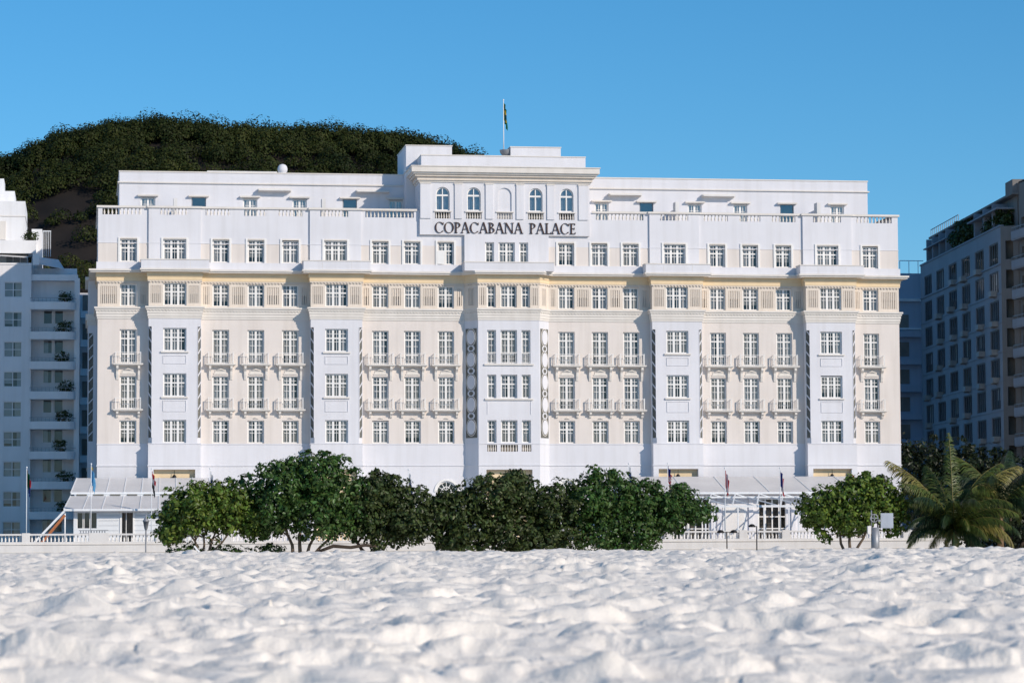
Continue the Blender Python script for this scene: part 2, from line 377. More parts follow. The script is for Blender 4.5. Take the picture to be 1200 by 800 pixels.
# --- projecting bays
def bay(x, cw=None):
    m = MB(); f = -1; L = 2*BW; sh = 1.80
    c = BW
    op = [(c-1.66, c+1.66, 2.5, 8.3)]
    wall(m, (x-BW, f), (x+BW, f), [(0, 10.4, PLW)], op, .5)
    wall(m, (x-sh, f), (x+sh, f), [(10.4, 19.79, PLW)], [(sh-W3, sh+W3, *R1), (sh-W3, sh+W3, *B2), (sh-W3, sh+W3, *B3)])
    sp = [(BW-1.93, BW-1.12), (BW+1.12, BW+1.93)]
    wall(m, (x-BW, f), (x+BW, f), [(19.79, 20.5, PLW), (20.5, 24.35, PLC)], [(c-W3, c+W3, *R4)]+[(a, b, 21.7, 23.1) for a, b in sp])
    screen_panels(m, (x-BW, f), (x+BW, f), sp)
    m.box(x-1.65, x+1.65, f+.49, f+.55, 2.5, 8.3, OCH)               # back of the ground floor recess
    for s in (-1, 1):
        X = x+s*BW; a, b = ((X, 0), (X, f)) if s < 0 else ((X, f), (X, 0))
        wall(m, a, b, [(0, 10.4, PLW), (19.79, 20.5, PLW), (20.5, 24.35, PLC)])
        a, b = ((X, 0), (X, f+.34)) if s < 0 else ((X, f+.34), (X, 0))
        wall(m, a, b, [(10.4, 19.79, PLW)])
        for z, fl in ((10.4, 1), (19.79, -1)):
            t = [(x+s*sh, f, z), (X, f, z), (X, f+.34, z)]; m.poly(t if fl*s > 0 else t[::-1], PLW)
    o = m.build("projecting_bay", hotel)
    # chamfered corners with dark slanted slats
    for s in (-1, 1):
        k = MB(); p = Vector((x+s*BW, f+.34, 0)); q = Vector((x+s*sh, f, 0)); d = q-p; n = Vector((s*.75, -.66, 0))
        def P(t, z, h=0): v = p+d*t+n*h; return (v.x, v.y, z)
        k.poly([P(0, 10.4, -.004), P(1, 10.4, -.004), P(1, 19.79, -.004), P(0, 19.79, -.004)], PLW)
        k.poly([P(0, 10.85), P(1, 10.85), P(1, 19.79), P(0, 19.79)], MOS_D)
        for e in (0, 1):
            t0, t1 = (0, .10) if e == 0 else (.90, 1)
            k.hexa([P(t0, 10.86, .003), P(t1, 10.86, .003), P(t1, 10.86, .05), P(t0, 10.86, .05), P(t0, 19.78, .003), P(t1, 19.78, .003), P(t1, 19.78, .05), P(t0, 19.78, .05)], PLW)
        nb = 10
        for i in range(nb):
            z = 11.25+i*.90; za, zb = z+.42, z; h = .13
            k.hexa([P(.1, za, .002), P(.9, zb, .002), P(.9, zb, .06), P(.1, za, .06), P(.1, za+h, .002), P(.9, zb+h, .002), P(.9, zb+h, .06), P(.1, za+h, .06)], PLW)
        k.build("slatted_corner", o)
    tr = MB()
    for z, w2 in ((B3[0], 1.12), (B2[0], 1.08)):
        tr.box(x-w2, x+w2, f-.13, f+.02, z-.14, z-.02, TRIM)
    for z0, z1 in ((16.8, 17.46), (12.95, 13.85)):                      # raised panel frames under the sills
        for a, b, c0, c1 in ((-.93, .93, z1-.03, z1), (-.93, .93, z0, z0+.03), (-.93, -.90, z0+.03, z1-.03), (.90, .93, z0+.03, z1-.03)):
            tr.box(x+a, x+b, f-.045, f+.01, c0, c1, PLW)
    tr.build("sill_trim", o)
    three(x, f, R1[0], 1.84); three(x, f, B2[0]); three(x, f, B3[0]); three(x, f, R4[0], 1.80)
    ln = MB(); ln.tube([(x, f+.22, 8.25), (x, f+.22, 7.9)], .02, BLK, 5)
    ln.lathe([(.03, .7), (.14, .6), (.2, .45), (.17, .1), (.05, 0), (.0, -.08)], BLK, (x, f+.22, 7.2), 8)
    ln.build("hanging_lantern", hotel)
    return o
for x in HX: bay(x)
# middle bay with splayed sides and oval mosaics
m = MB(); L = 2*CB
cw = [(-1.42, NW), (0, WHW), (1.42, NW)]
hl = [(CB-1.9, CB+1.9, 2.5, 8.25)]
for c, hw in cw:
    for r in (R1, C2, C3, R4): hl.append((CB+c-hw, CB+c+hw, *r))
    hl.append((CB+c-hw-.03, CB+c+hw+.03, 9.72, 10.28))
sp = [(CB-2.4, CB-1.93), (CB+1.93, CB+2.4)]
hl += [(a, b, 21.7, 23.1) for a, b in sp]
wall(m, (-CB, CY), (CB, CY), ZB, hl, .3)
screen_panels(m, (-CB, CY), (CB, CY), sp)
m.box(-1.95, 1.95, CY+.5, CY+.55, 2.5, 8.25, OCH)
for a, b in (((-CF, 0), (-CB, CY)), ((CB, CY), (CF, 0))):
    wall(m, a, b, ZB, [(.45, 1.1, 21.7, 23.1)]); screen_panels(m, a, b, [(.45, 1.1)])
for c, hw in cw: m.poly([(c-hw-.05, CY+.29, 9.7), (c+hw+.05, CY+.29, 9.7), (c+hw+.05, CY+.29, 10.3), (c-hw-.05, CY+.29, 10.3)], DARK)
cb = m.build("projecting_bay", hotel)
for c, hw in cw:
    bm_ = MB()
    n = max(4, round(2*hw/.21))
    for i in range(n): baluster(bm_, c-hw+(i+.5)*2*hw/n, CY+.1, 9.72, 10.28, TRIM, 6, .8)
    bm_.build("sill_baluster_row", cb)
tr = MB()
tr.box(-2.05, 2.05, CY-.13, CY+.02, 16.76, 16.88, TRIM); tr.box(-2.0, 2.0, CY-.13, CY+.02, 13.92, 14.05, TRIM)
tr.box(1.78, 1.81, CY-.04, CY+.01, 12.75, 13.85, PLW); tr.box(-1.81, -1.78, CY-.04, CY+.01, 12.75, 13.85, PLW)
tr.build("sill_trim", cb)
for c, hw in cw:
    for r in (R1, C2, R4):
        h = r[1]-r[0]
        if hw < .5: narrow(c, CY+.06, r[0], h)
        else: win('twoc%.2f' % h, 'window', 2*WHW, h, 2, h*.6, c, CY+FR+.06, r[0])
    if hw < .5: win('nfrench', 'french_door', 2*NW, 2.74, 1, 2.02, c, CY+FR+.06, C3[0], .78)
    else: win('cfrench', 'french_door', 2*WHW, 2.74, 2, 2.02, c, CY+FR+.06, C3[0], .78)
    r_ = MB(); r_.box(c-hw, c+hw, CY+.03, CY+.07, C3[0]+.86, C3[0]+.92, FRAME); r_.box(c-hw, c+hw, CY+.03, CY+.07, C3[0]+.06, C3[0]+.10, FRAME)
    nb = round(hw*2/.13)
    for i in range(nb+1): r_.box(c-hw+.01+i*(2*hw-.03)/nb, c-hw+.03+i*(2*hw-.03)/nb, CY+.035, CY+.065, C3[0]+.1, C3[0]+.86, FRAME)
    r_.build("window_railing", hotel)
for s in (-1, 1):
    k = MB(); p = Vector((s*CF, 0, 0)); q = Vector((s*CB, CY, 0)); d = (q-p).normalized(); n = Vector((s*-d.y*s, 0, 0)); n = Vector((-d.y*-s, 0, 0))
    n = Vector((s*abs(d.y), -abs(d.x), 0)); Lf = (q-p).length
    def P(u, z, h): v = p+d*(Lf/2+u)+n*h; return (v.x, v.y, z)
    def slab(pts, h0, h1, mt):
        b = [P(u, z, h1) for u, z in pts]; a = [P(u, z, h0) for u, z in pts]; k.poly(b if s < 0 else b[::-1], mt)
        for i in range(len(pts)):
            j = (i+1) % len(pts); k.poly([a[i], a[j], b[j], b[i]], mt)
    ell = lambda z, ru, rz, nn=20: [(ru*math.cos(2*math.pi*i/nn), z+rz*math.sin(2*math.pi*i/nn)) for i in range(nn)]
    slab([(-.62, 10.85), (.62, 10.85), (.62, 19.79), (-.62, 19.79)], .002, .03, MOS_D)
    for i in range(5):
        z = 11.72+i*1.84
        slab(ell(z, .56, .74), .03, .045, TRIM); slab(ell(z, .50, .68), .045, .05, MOS_D); slab(ell(z, .44, .60), .05, .075, PLW)
        if i < 4: slab(ell(z+.92, .40, .28), .03, .05, PLW); slab(ell(z+.92, .23, .17), .05, .062, MOS_D)
    k.build("oval_mosaic", cb)

# --- wing windows, balconies
def balcony_template(big):
    s = MB(); s.box(-1.2, 1.2, -.52, .02, -.11, 0, TRIM); s.box(-1.12, 1.12, -.45, .02, -.17, -.11, TRIM); o = s.build("balcony")
    r = MB(); y = -.45
    for zz in (.06, .86): r.box(-1.02, 1.02, y-.018, y+.018, zz, zz+.032, FRAME); r.box(-1.02, -.985, y, .0, zz, zz+.032, FRAME); r.box(.985, 1.02, y, .0, zz, zz+.032, FRAME)
    for i in range(12):
        x = -.935+i*.17; r.box(x-.009, x+.009, y-.009, y+.009, .105, .86, FRAME)
    for s_ in (-1, 1):
        r.box(s_*1.0-.026, s_*1.0+.026, y-.027, y+.027, 0, .94, FRAME)
        for j in range(3): r.box(s_*1.0-.011, s_*1.0+.011, y+.1+j*.13-.01, y+.1+j*.13+.01, .1, .86, FRAME)
    ro = r.build("railing"); ro.parent = o
    for s_ in (-1, 1):
        b = MB(); x = s_*.86
        pr = [(-.42, -.17), (-.42, -.40), (-.30, -.50), (-.20, -.62), (-.18, -.9), (-.10, -1.15), (-.06, -1.3), (0, -1.34), (0.02, -.17)] if big else [(-.38, -.17), (-.38, -.36), (-.2, -.48), (-.14, -.64), (0.02, -.68), (.02, -.17)]
        A = [(x-.09, y_, z_) for y_, z_ in pr]; B = [(x+.09, y_, z_) for y_, z_ in pr]
        b.poly(A[::-1], TRIM); b.poly(B, TRIM)
        for i in range(len(pr)):
            j = (i+1) % len(pr); b.poly([A[i], A[j], B[j], B[i]], TRIM)
        bo = b.build("bracket"); bo.parent = o
    if big:
        c = MB(); c.box(-.55, .55, -.06, .02, -.86, -.76, TRIM); c.box(-.46, .46, -.045, .02, -.76, -.5, TRIM)
        c.tube([(-.4, -.05, -.55), (-.2, -.09, -.5), (0, -.11, -.44), (.2, -.09, -.5), (.4, -.05, -.55)], [.03, .05, .075, .05, .03], TRIM, 6)
        co = c.build("cartouche"); co.parent = o
    return o
BT = {}
def balcony(big, x, z):
    if big not in BT: o = BT[big] = balcony_template(big)
    else:
        o = BT[big].copy(); col.objects.link(o)
        for ch in BT[big].children:
            e = ch.copy(); col.objects.link(e); e.parent = o
    o.location = (x, 0, z); adopt(o, hotel)
for x0, x1, cs in WINGS:
    for x in cs:
        two(x, 0, R1[0]); two(x, 0, R4[0]).scale = (1, 1, .978)
        french(x, 0, R2[0], 2.68); french(x, 0, R3[0], 2.76)
        balcony(True, x, R3[0]); balcony(False, x, R2[0])
        c = MB(); c.tube([(x-.22, -.03, 12.42), (x, -.07, 12.5), (x+.22, -.03, 12.42)], [.02, .05, .02], TRIM, 6); c.build("window_crest", hotel)

# --- bands, cornices
bd = MB()
band(bd, PL, 8.58, 8.66, .06, PLW); band(bd, PL, 10.33, 10.40, .04, PLW)
bd.build("string_course", hotel)
lc = MB()
for z0, z1, p, mt in ((20.45, 20.62, .05, TRIM), (20.622, 20.86, .09, TRIM), (20.862, 21.12, .13, TRIM), (21.122, 21.28, .2, TRIM), (21.282, 21.42, .28, TRIM)): band(lc, PL, z0, z1, p, mt)
mc = MB()
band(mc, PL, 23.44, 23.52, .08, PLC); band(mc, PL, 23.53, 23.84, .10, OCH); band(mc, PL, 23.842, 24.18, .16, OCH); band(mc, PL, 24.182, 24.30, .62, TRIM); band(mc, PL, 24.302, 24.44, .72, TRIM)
for a, b in zip(PL[1:-2], PL[2:-1]):
    p, q = Vector(a), Vector(b); d = (q-p); Ln = d.length; d.normalize(); n = Vector((d.y, -d.x))
    if Ln < .5: continue
    k = int(Ln/.26)
    for i in range(k):
        c = p+d*(Ln*(i+.5)/k)
        for z, pr, bb, M_ in ((23.36, .09, mc, PLC), (21.06, .18, lc, TRIM)):
            a0 = c-d*.06; a1 = c+d*.06; o0 = a0+n*pr; o1 = a1+n*pr; a0 = a0-n*.01; a1 = a1-n*.01
            bb.hexa([(o0.x, o0.y, z), (o1.x, o1.y, z), (a1.x, a1.y, z), (a0.x, a0.y, z), (o0.x, o0.y, z+.075), (o1.x, o1.y, z+.075), (a1.x, a1.y, z+.075), (a0.x, a0.y, z+.075)], M_)
lc.build("lower_cornice", hotel); mc.build("main_cornice", hotel)
# upper ledge and the parapets on the bays
lg = MB()
up = [(-HW, 0)]
band(lg, [(-HW, 8), (-HW, 0), (HW, 0), (HW, 8)], 24.44, 25.06, .12, PLW)
lg.build("ledge", hotel)
for x, hw, f in [(x, BW, -1) for x in HX]+[(0, CB+.55, CY)]:
    p = MB(); p.box(x-hw-.62, x+hw+.62, f-.6, -.2, 24.445, 25.12, PLW); p.box(x-hw-.66, x+hw+.66, f-.64, -.2, 25.122, 25.2, TRIM)
    if hw < 2.5:
        for s in (-1, 1): p.box(x+s*1.2-.012, x+s*1.2+.012, f-.612, f-.59, 24.5, 25.05, TRIM)
    p.build("bay_parapet", hotel)

# --- top storey with the roof balustrade
OPEN = [(-32.96, -29.82), (-28.38, -26.11), (-24.66, -22.66), (-21.55, -19.75), (-18.81, -16.76), (-15.36, -13.06), (-11.65, -7.65),
        (7.5, 11.53), (12.9, 15.29), (16.59, 18.7), (19.65, 21.47), (22.42, 24.47), (25.94, 28.36), (29.69, 32.79)]
tw = MB()
def top_seg(x0, x1, y, cs, hw, zb):
    c = [(v-x0-hw, v-x0+hw, *R5) for v in cs]
    wall(tw, (x0, y), (x1, y), [(a, min(b, 28.7), m_) for a, b, m_ in zb], c, .22)
    o = [(a-x0, b-x0, 28.92, 29.44) for a, b in OPEN if a > x0-.1 and b < x1+.1]
    wall(tw, (x0, y), (x1, y), [(28.7, 29.5, PLW)], o, .28, back=.28)
    for v in cs:                                            # raised surround
        for a, b, z0, z1 in ((-hw-.16, -hw, R5[0]-.04, R5[1]+.12), (hw, hw+.16, R5[0]-.04, R5[1]+.12), (-hw, hw, R5[1], R5[1]+.12)):
            tw.box(v+a, v+b, y-.075, y+.01, z0, z1, TRIM if z0 > R5[1]-.01 else FRAME)
for x0, x1, cs in WINGS: top_seg(x0, x1, 0, cs, WHW, ZUW)
for x in HX:
    top_seg(x-BW, x+BW, -.15, [x], W3, ZUB); three(x, -.15, R5[0], 1.85)
    for s in (-1, 1):
        X = x+s*BW; wall(tw, *(((X, 0), (X, -.15)) if s < 0 else ((X, -.15), (X, 0))), [(24.3, 29.5, PLW)])
TC, TH = -.12, 7.07
wall(tw, (-CF, -.25), (CF, -.25), [(24.3, 27.53, PLW)], [(CF+c-hw, CF+c+hw, *R5) for c, hw in cw])
for X, a in ((-CF, 1), (CF, 0)): wall(tw, *(((X, 0), (X, -.25)) if a else ((X, -.25), (X, 0))), [(24.3, 27.53, PLW)])
tw.build("top_storey", hotel)
for c, hw in cw:
    if hw < .5: narrow(c, -.25, R5[0], 1.85)
    else: win('twoc1.85', 'window', 2*WHW, 1.85, 2, 1.12, c, -.25+FR, R5[0])
for x0, x1, cs in WINGS:
    for x in cs: two(x, 0, R5[0])
# one sash stands open in the wing left of the middle bay
os_ = MB(); os_.box(-5.75, -5.15, -.09, -.04, 25.12, 26.2, FRAME); os_.build("open_shutter", hotel)
for P_ in (PUL, PUR):
    rc = MB(); band(rc, P_, 29.47, 29.63, .12, TRIM, -.38); rc.build("balustrade_cap", hotel)
    rc = MB(); band(rc, P_, 26.60, 26.66, .03, PLW); rc.build("string_course", hotel)
for a, b in OPEN:
    br = MB(); y = -.15 if any(abs((a+b)/2-x) < 1.5 for x in HX) else 0; n = max(5, round((b-a)/.30))
    for i in range(n): baluster(br, a+(i+.5)*(b-a)/n, y+.14, 28.92, 29.44, TRIM, 8, 1.0)
    br.build("baluster_row", hotel)

# --- penthouse set back behind the balustrade
ph = MB()
PW = [(-29.2, 0), (-25.02, 1), (-20.78, 0), (-16.66, 0), (-12.46, 1), (-8.59, 0), (8.91, 0), (12.77, 1), (16.95, 0), (20.92, 0), (24.99, 1), (29.41, 0)]
hs = [(x+31.55-.6, x+31.55+.6, 28.9, 30.98) for x, d in PW]
wall(ph, (-31.55, 5), (32.1, 5), [(28.86, 33.1, PLW)], hs, .2)
for X, a in ((-31.55, 1), (32.1, 0)): wall(ph, *(((X, 14), (X, 5)) if a else ((X, 5), (X, 14))), [(28.86, 33.1, PLW)])
ph.poly([(32.1, 14, 28.86), (-31.55, 14, 28.86), (-31.55, 14, 33.1), (32.1, 14, 33.1)], PLW)
ph.poly([(-31.6, 5, 33.1), (32.15, 5, 33.1), (32.15, 14, 33.1), (-31.6, 14, 33.1)], CONC)
pp = [(-31.55, 14), (-31.55, 5), (32.1, 5), (32.1, 14)]
band(ph, pp, 32.12, 32.22, .14, TRIM); band(ph, pp, 33.03, 33.13, .05, TRIM)
ph.box(-24.3, -18.5, 5.6, 12, 33.1, 33.3, CONC)
ph.poly([(-31.4, 5.9, 28.9), (32, 5.9, 28.9), (32, 5.9, 32), (-31.4, 5.9, 32)], DARK)
pho = ph.build("penthouse", hotel)
BLUEC = mat("pale_blue_shutter", (.30, .46, .55), .6, .05, 2)
for x, d in PW:
    h = MB(); h.box(x-.85, x+.85, 4.7, 5.02, 31.02, 31.14, TRIM); h.box(x-.72, x+.72, 4.85, 5.02, 30.98, 31.018, TRIM); h.build("window_hood", pho)
    if not d: win('pent', 'terrace_door', 1.2, 2.06, 2, 1.98, x, 5.12, 28.9, None, hotel, 1)
    else:
        g = MB(); g.poly([(x-.6, 5.15, 28.9), (x+.6, 5.15, 28.9), (x+.6, 5.15, 30.98), (x-.6, 5.15, 30.98)], GLASSB); g.box(x-.6, x-.52, 5.1, 5.16, 28.9, 30.98, GREYST); g.box(x+.52, x+.6, 5.1, 5.16, 28.9, 30.98, GREYST); g.build("dark_terrace_opening", hotel)
for x0, x1 in ((-20.14, -17.38), (-11.95, -9.16), (9.5, 12.3), (17.55, 20.37)):
    a = MB(); a.box(x0, x1, 4.55, 5.02, 31.52, 31.74, TRIM); a.box(x0+.05, x1-.05, 4.35, 4.55, 31.56, 31.66, CONC); a.build("awning_box", pho)
for x, h in ((-27.06, 30.45), (-14.95, 30.55), (14.65, 30.65), (26.81, 30.75)):
    a = MB(); a.box(x-.16, x+.16, 1.2, 2.2, 28.86, h, CONC); a.box(x-.05, x+.05, 2.2, 5, 28.86, h-.5, PLW); a.build("terrace_partition", pho)
dm = MB(); dm.lathe([(.26, 0), (.26, .15), (.39, .28), (.42, .5), (.37, .71), (.25, .85), (.1, .91), (0.001, .92)], PLW, (-18.0, 6.2, 33.1), 20); dm.build("roof_dome", hotel)

# --- central attic tower
T0, T1 = TC-TH, TC+TH; ty = -.25
t = MB(); AR = [-5.29, -2.71, -.14, 2.44, 5.03]
hl = []
for i, x in enumerate(AR):
    hl.append((x-T0-.57, x-T0+.57, 29.52, 31.46)); hl.append((x-T0-.64, x-T0+.64, 28.86, 29.40))
wall(t, (T0, ty), (T1, ty), [(27.53, 32, PLW)], hl, .26)
for i, x in enumerate(AR):
    zc = 30.89; r = .57; n = 10
    for s in (-1, 1):
        for k in range(n):
            a0, a1 = math.pi/2*k/n, math.pi/2*(k+1)/n
            p0 = (x+s*r*math.cos(a0), zc+r*math.sin(a0)); p1 = (x+s*r*math.cos(a1), zc+r*math.sin(a1))
            q = [(p0[0], ty, p0[1]), (x+s*r, ty, p0[1]), (x+s*r, ty, p1[1]), (p1[0], ty, p1[1])]
            t.poly(q if s > 0 else q[::-1], PLW)
            q = [(p0[0], ty, p0[1]), (p1[0], ty, p1[1]), (p1[0], ty+.26, p1[1]), (p0[0], ty+.26, p0[1])]; t.poly(q, PLW)
    t.box(x-.74, x+.74, ty-.10, ty+.02, 29.405, 29.5, TRIM)
    t.poly([(x-.66, ty+.25, 28.8), (x+.66, ty+.25, 28.8), (x+.66, ty+.25, 29.45), (x-.66, ty+.25, 29.45)], MOS_D if i != 2 else PLW)
    if i == 2: t.poly([(x-.6, ty+.12, 29.5), (x+.6, ty+.12, 29.5), (x+.6, ty+.12, 31.5), (x-.6, ty+.12, 31.5)], PLW)
for X, a in ((T0, 1), (T1, 0)): wall(t, *(((X, 8), (X, ty)) if a else ((X, ty), (X, 8))), [(27.53, 33, PLW)])
t.poly([(T0, ty, 27.53), (T1, ty, 27.53), (T1, .1, 27.53), (T0, .1, 27.53)][::-1], TRIM)
t.poly([(T1, 8, 28), (T0, 8, 28), (T0, 8, 33), (T1, 8, 33)], PLW)
t.poly([(T0+.2, .9, 28), (T1-.2, .9, 28), (T1-.2, .9, 33), (T0+.2, .9, 33)], DARK)
for c, w_ in ((-6.72, .86), (-4.0, .60), (-1.43, .62), (1.13, .62), (3.68, .60), (6.42, .80)):
    t.box(c-w_/2, c+w_/2, ty-.10, ty+.01, 28.86, 31.7, PLW); t.box(c-w_/2-.04, c+w_/2+.04, ty-.13, ty+.01, 31.70, 31.80, TRIM)
tp = [(T0, 8), (T0, ty), (T1, ty), (T1, 8)]
for z0, z1, p, mt in ((31.86, 32.0, .10, TRIM), (32.002, 32.30, .22, PLC), (32.302, 32.48, .42, PLC), (32.482, 32.62, .58, TRIM), (32.622, 33.06, .74, TRIM), (33.062, 33.14, .80, TRIM)): band(t, tp, z0, z1, p, mt)
t.poly([(T0-.7, ty-.7, 33.08), (T1+.7, ty-.7, 33.08), (T1+.7, 8, 33.08), (T0-.7, 8, 33.08)], CONC)
t.box(-7.0, 6.72, .25, 7.9, 33.1, 34.12, PLW); t.box(-7.03, 6.75, .2, 7.95, 34.122, 34.2, TRIM)
to = t.build("attic_tower", hotel)
for i, x in enumerate(AR):
    br = MB()
    for k in range(6): baluster(br, x-.53+k*.212, ty+.1, 28.87, 29.39, TRIM, 8, .85)
    br.build("baluster_row", to)
    if i == 2: continue
    f = MB(); y0, y1 = ty+.16, ty+.23
    f.box(x-.56, x-.48, y0, y1, 29.53, 30.9, FRAME); f.box(x+.48, x+.56, y0, y1, 29.53, 30.9, FRAME); f.box(x-.48, x+.48, y0, y1, 29.53, 29.62, FRAME)
    f.box(x-.48, x+.48, y0-.01, y1, 30.72, 30.86, FRAME); f.box(x-.05, x+.05, y0+.002, y1, 29.62, 30.72, FRAME); f.box(x-.04, x+.04, y0+.002, y1, 30.86, 31.4, FRAME)
    n = 12
    for k in range(n):
        a0, a1 = math.pi*k/n, math.pi*(k+1)/n
        pt = lambda a, r, y: (x+r*math.cos(a), y, 30.89+r*math.sin(a))
        f.hexa([pt(a0, .47, y0), pt(a0, .56, y0), pt(a0, .56, y1), pt(a0, .47, y1), pt(a1, .47, y0), pt(a1, .56, y0), pt(a1, .56, y1), pt(a1, .47, y1)], FRAME)
    fo = f.build("arched_window", hotel)
    g = MB(); g.poly([(x-.5, ty+.2, 29.6), (x+.5, ty+.2, 29.6), (x+.5, ty+.2, 30.9)]+[(x+.5*math.cos(math.pi*k/10), ty+.2, 30.89+.5*math.sin(math.pi*k/10)) for k in range(1, 10)]+[(x-.5, ty+.2, 30.9)], GLASSB); g.build("pane", fo)
    cu = MB()
    for s in (-1, 1):
        for k in range(4): cu.poly([(x+s*(.1+k*.1), ty+.42+.03*(k % 2), 29.6), (x+s*(.2+k*.1), ty+.42+.03*((k+1) % 2), 29.6), (x+s*(.2+k*.1), ty+.42+.03*((k+1) % 2), 31.3), (x+s*(.1+k*.1), ty+.42+.03*(k % 2), 31.3)], CURT[2])
    cu.build("curtain", fo)
rb = MB(); rb.box(-7.95, -4.1, 3, 9.5, 28.9, 35.28, PLW); rb.box(-8.0, -4.05, 2.95, 9.55, 35.282, 35.36, TRIM); rb.build("roof_block", hotel)
rb = MB(); rb.box(.85, 5.1, 3, 7.5, 34.15, 35.28, PLW); rb.box(.8, 5.15, 2.95, 7.55, 35.282, 35.36, TRIM); rb.build("roof_block", hotel)
rb = MB(); rb.lathe([(.02, 0), (.3, .12), (.48, .35), (.55, .62)], GREYST, (.55, 3.6, 34.5), 14); rb.bar((.55, 3.6, 34.15), (.55, 3.6, 34.55), .08, GREYST); rb.build("satellite_dish", hotel)
rw = MB(); rw.box(-34.05, -33.31, 7, 16, 0, 24.2, PLW); rw.box(-34.3, -33.05, 6.7, 16, 24.2, 24.45, TRIM)
for z0, z1, p in ((20.45, 20.86, .08), (20.862, 21.4, .2), (8.58, 8.68, .06)): rw.box(-34.05-p, -33.2, 7-p, 16, z0, z1, TRIM)
rw.box(-33.98, -33.62, 6.985, 7.1, 10.85, 19.79, MOS_D)
for i in range(10):
    z = 11.2+i*.9; rw.hexa([(-33.98, 6.95, z), (-33.62, 6.95, z+.4), (-33.62, 7, z+.4), (-33.98, 7, z), (-33.98, 6.95, z+.12), (-33.62, 6.95, z+.52), (-33.62, 7, z+.52), (-33.98, 7, z+.12)], PLW)
rw.build("rear_wing", hotel)

# --- arched ground-floor windows
for x in (-5.03, 4.99):
    a = MB(); zc, r = 6.5, .85; n = 14
    for s in (-1, 1):
        for k in range(n//2):
            a0, a1 = math.pi/2*k/(n//2), math.pi/2*(k+1)/(n//2)
            p0 = (x+s*r*math.cos(a0), zc+r*math.sin(a0)); p1 = (x+s*r*math.cos(a1), zc+r*math.sin(a1))
            q = [(p0[0], 0, p0[1]), (x+s*r, 0, p0[1]), (x+s*r, 0, p1[1]), (p1[0], 0, p1[1])]; a.poly(q if s > 0 else q[::-1], PLW)
    for k in range(n):
        a0, a1 = math.pi*k/n, math.pi*(k+1)/n; pt = lambda an, rr, y: (x+rr*math.cos(an), y, zc+rr*math.sin(an))
        for r0, r1, y0, y1 in ((.87, 1.02, -.08, .02), (.74, .85, .08, .16), (.36, .42, .10, .15)):
            a.hexa([pt(a0, r0, y0), pt(a0, r1, y0), pt(a0, r1, y1), pt(a0, r0, y1), pt(a1, r0, y0), pt(a1, r1, y0), pt(a1, r1, y1), pt(a1, r0, y1)], FRAME)
    for k in range(1, 6):
        an = math.pi*k/6; a.bar(pt(an, .1, .12), pt(an, .8, .12), .045, FRAME)
    a.box(x-.85, x+.85, .09, .15, 6.36, 6.48, FRAME); a.box(x-.04, x+.04, .09, .15, 4.2, 6.36, FRAME)
    for s in (-1, 1): a.box(x+s*.80-.05, x+s*.80+.05, .09, .15, 4.2, 6.36, FRAME); a.box(x+s*.42-.02, x+s*.42+.02, .1, .15, 4.2, 6.36, FRAME)
    ao = a.build("arched_window", hotel)
    g = MB(); g.poly([(x-.85, .13, 4.2), (x+.85, .13, 4.2), (x+.85, .13, 7.35), (x-.85, .13, 7.35)], GLASS); g.build("pane", ao)

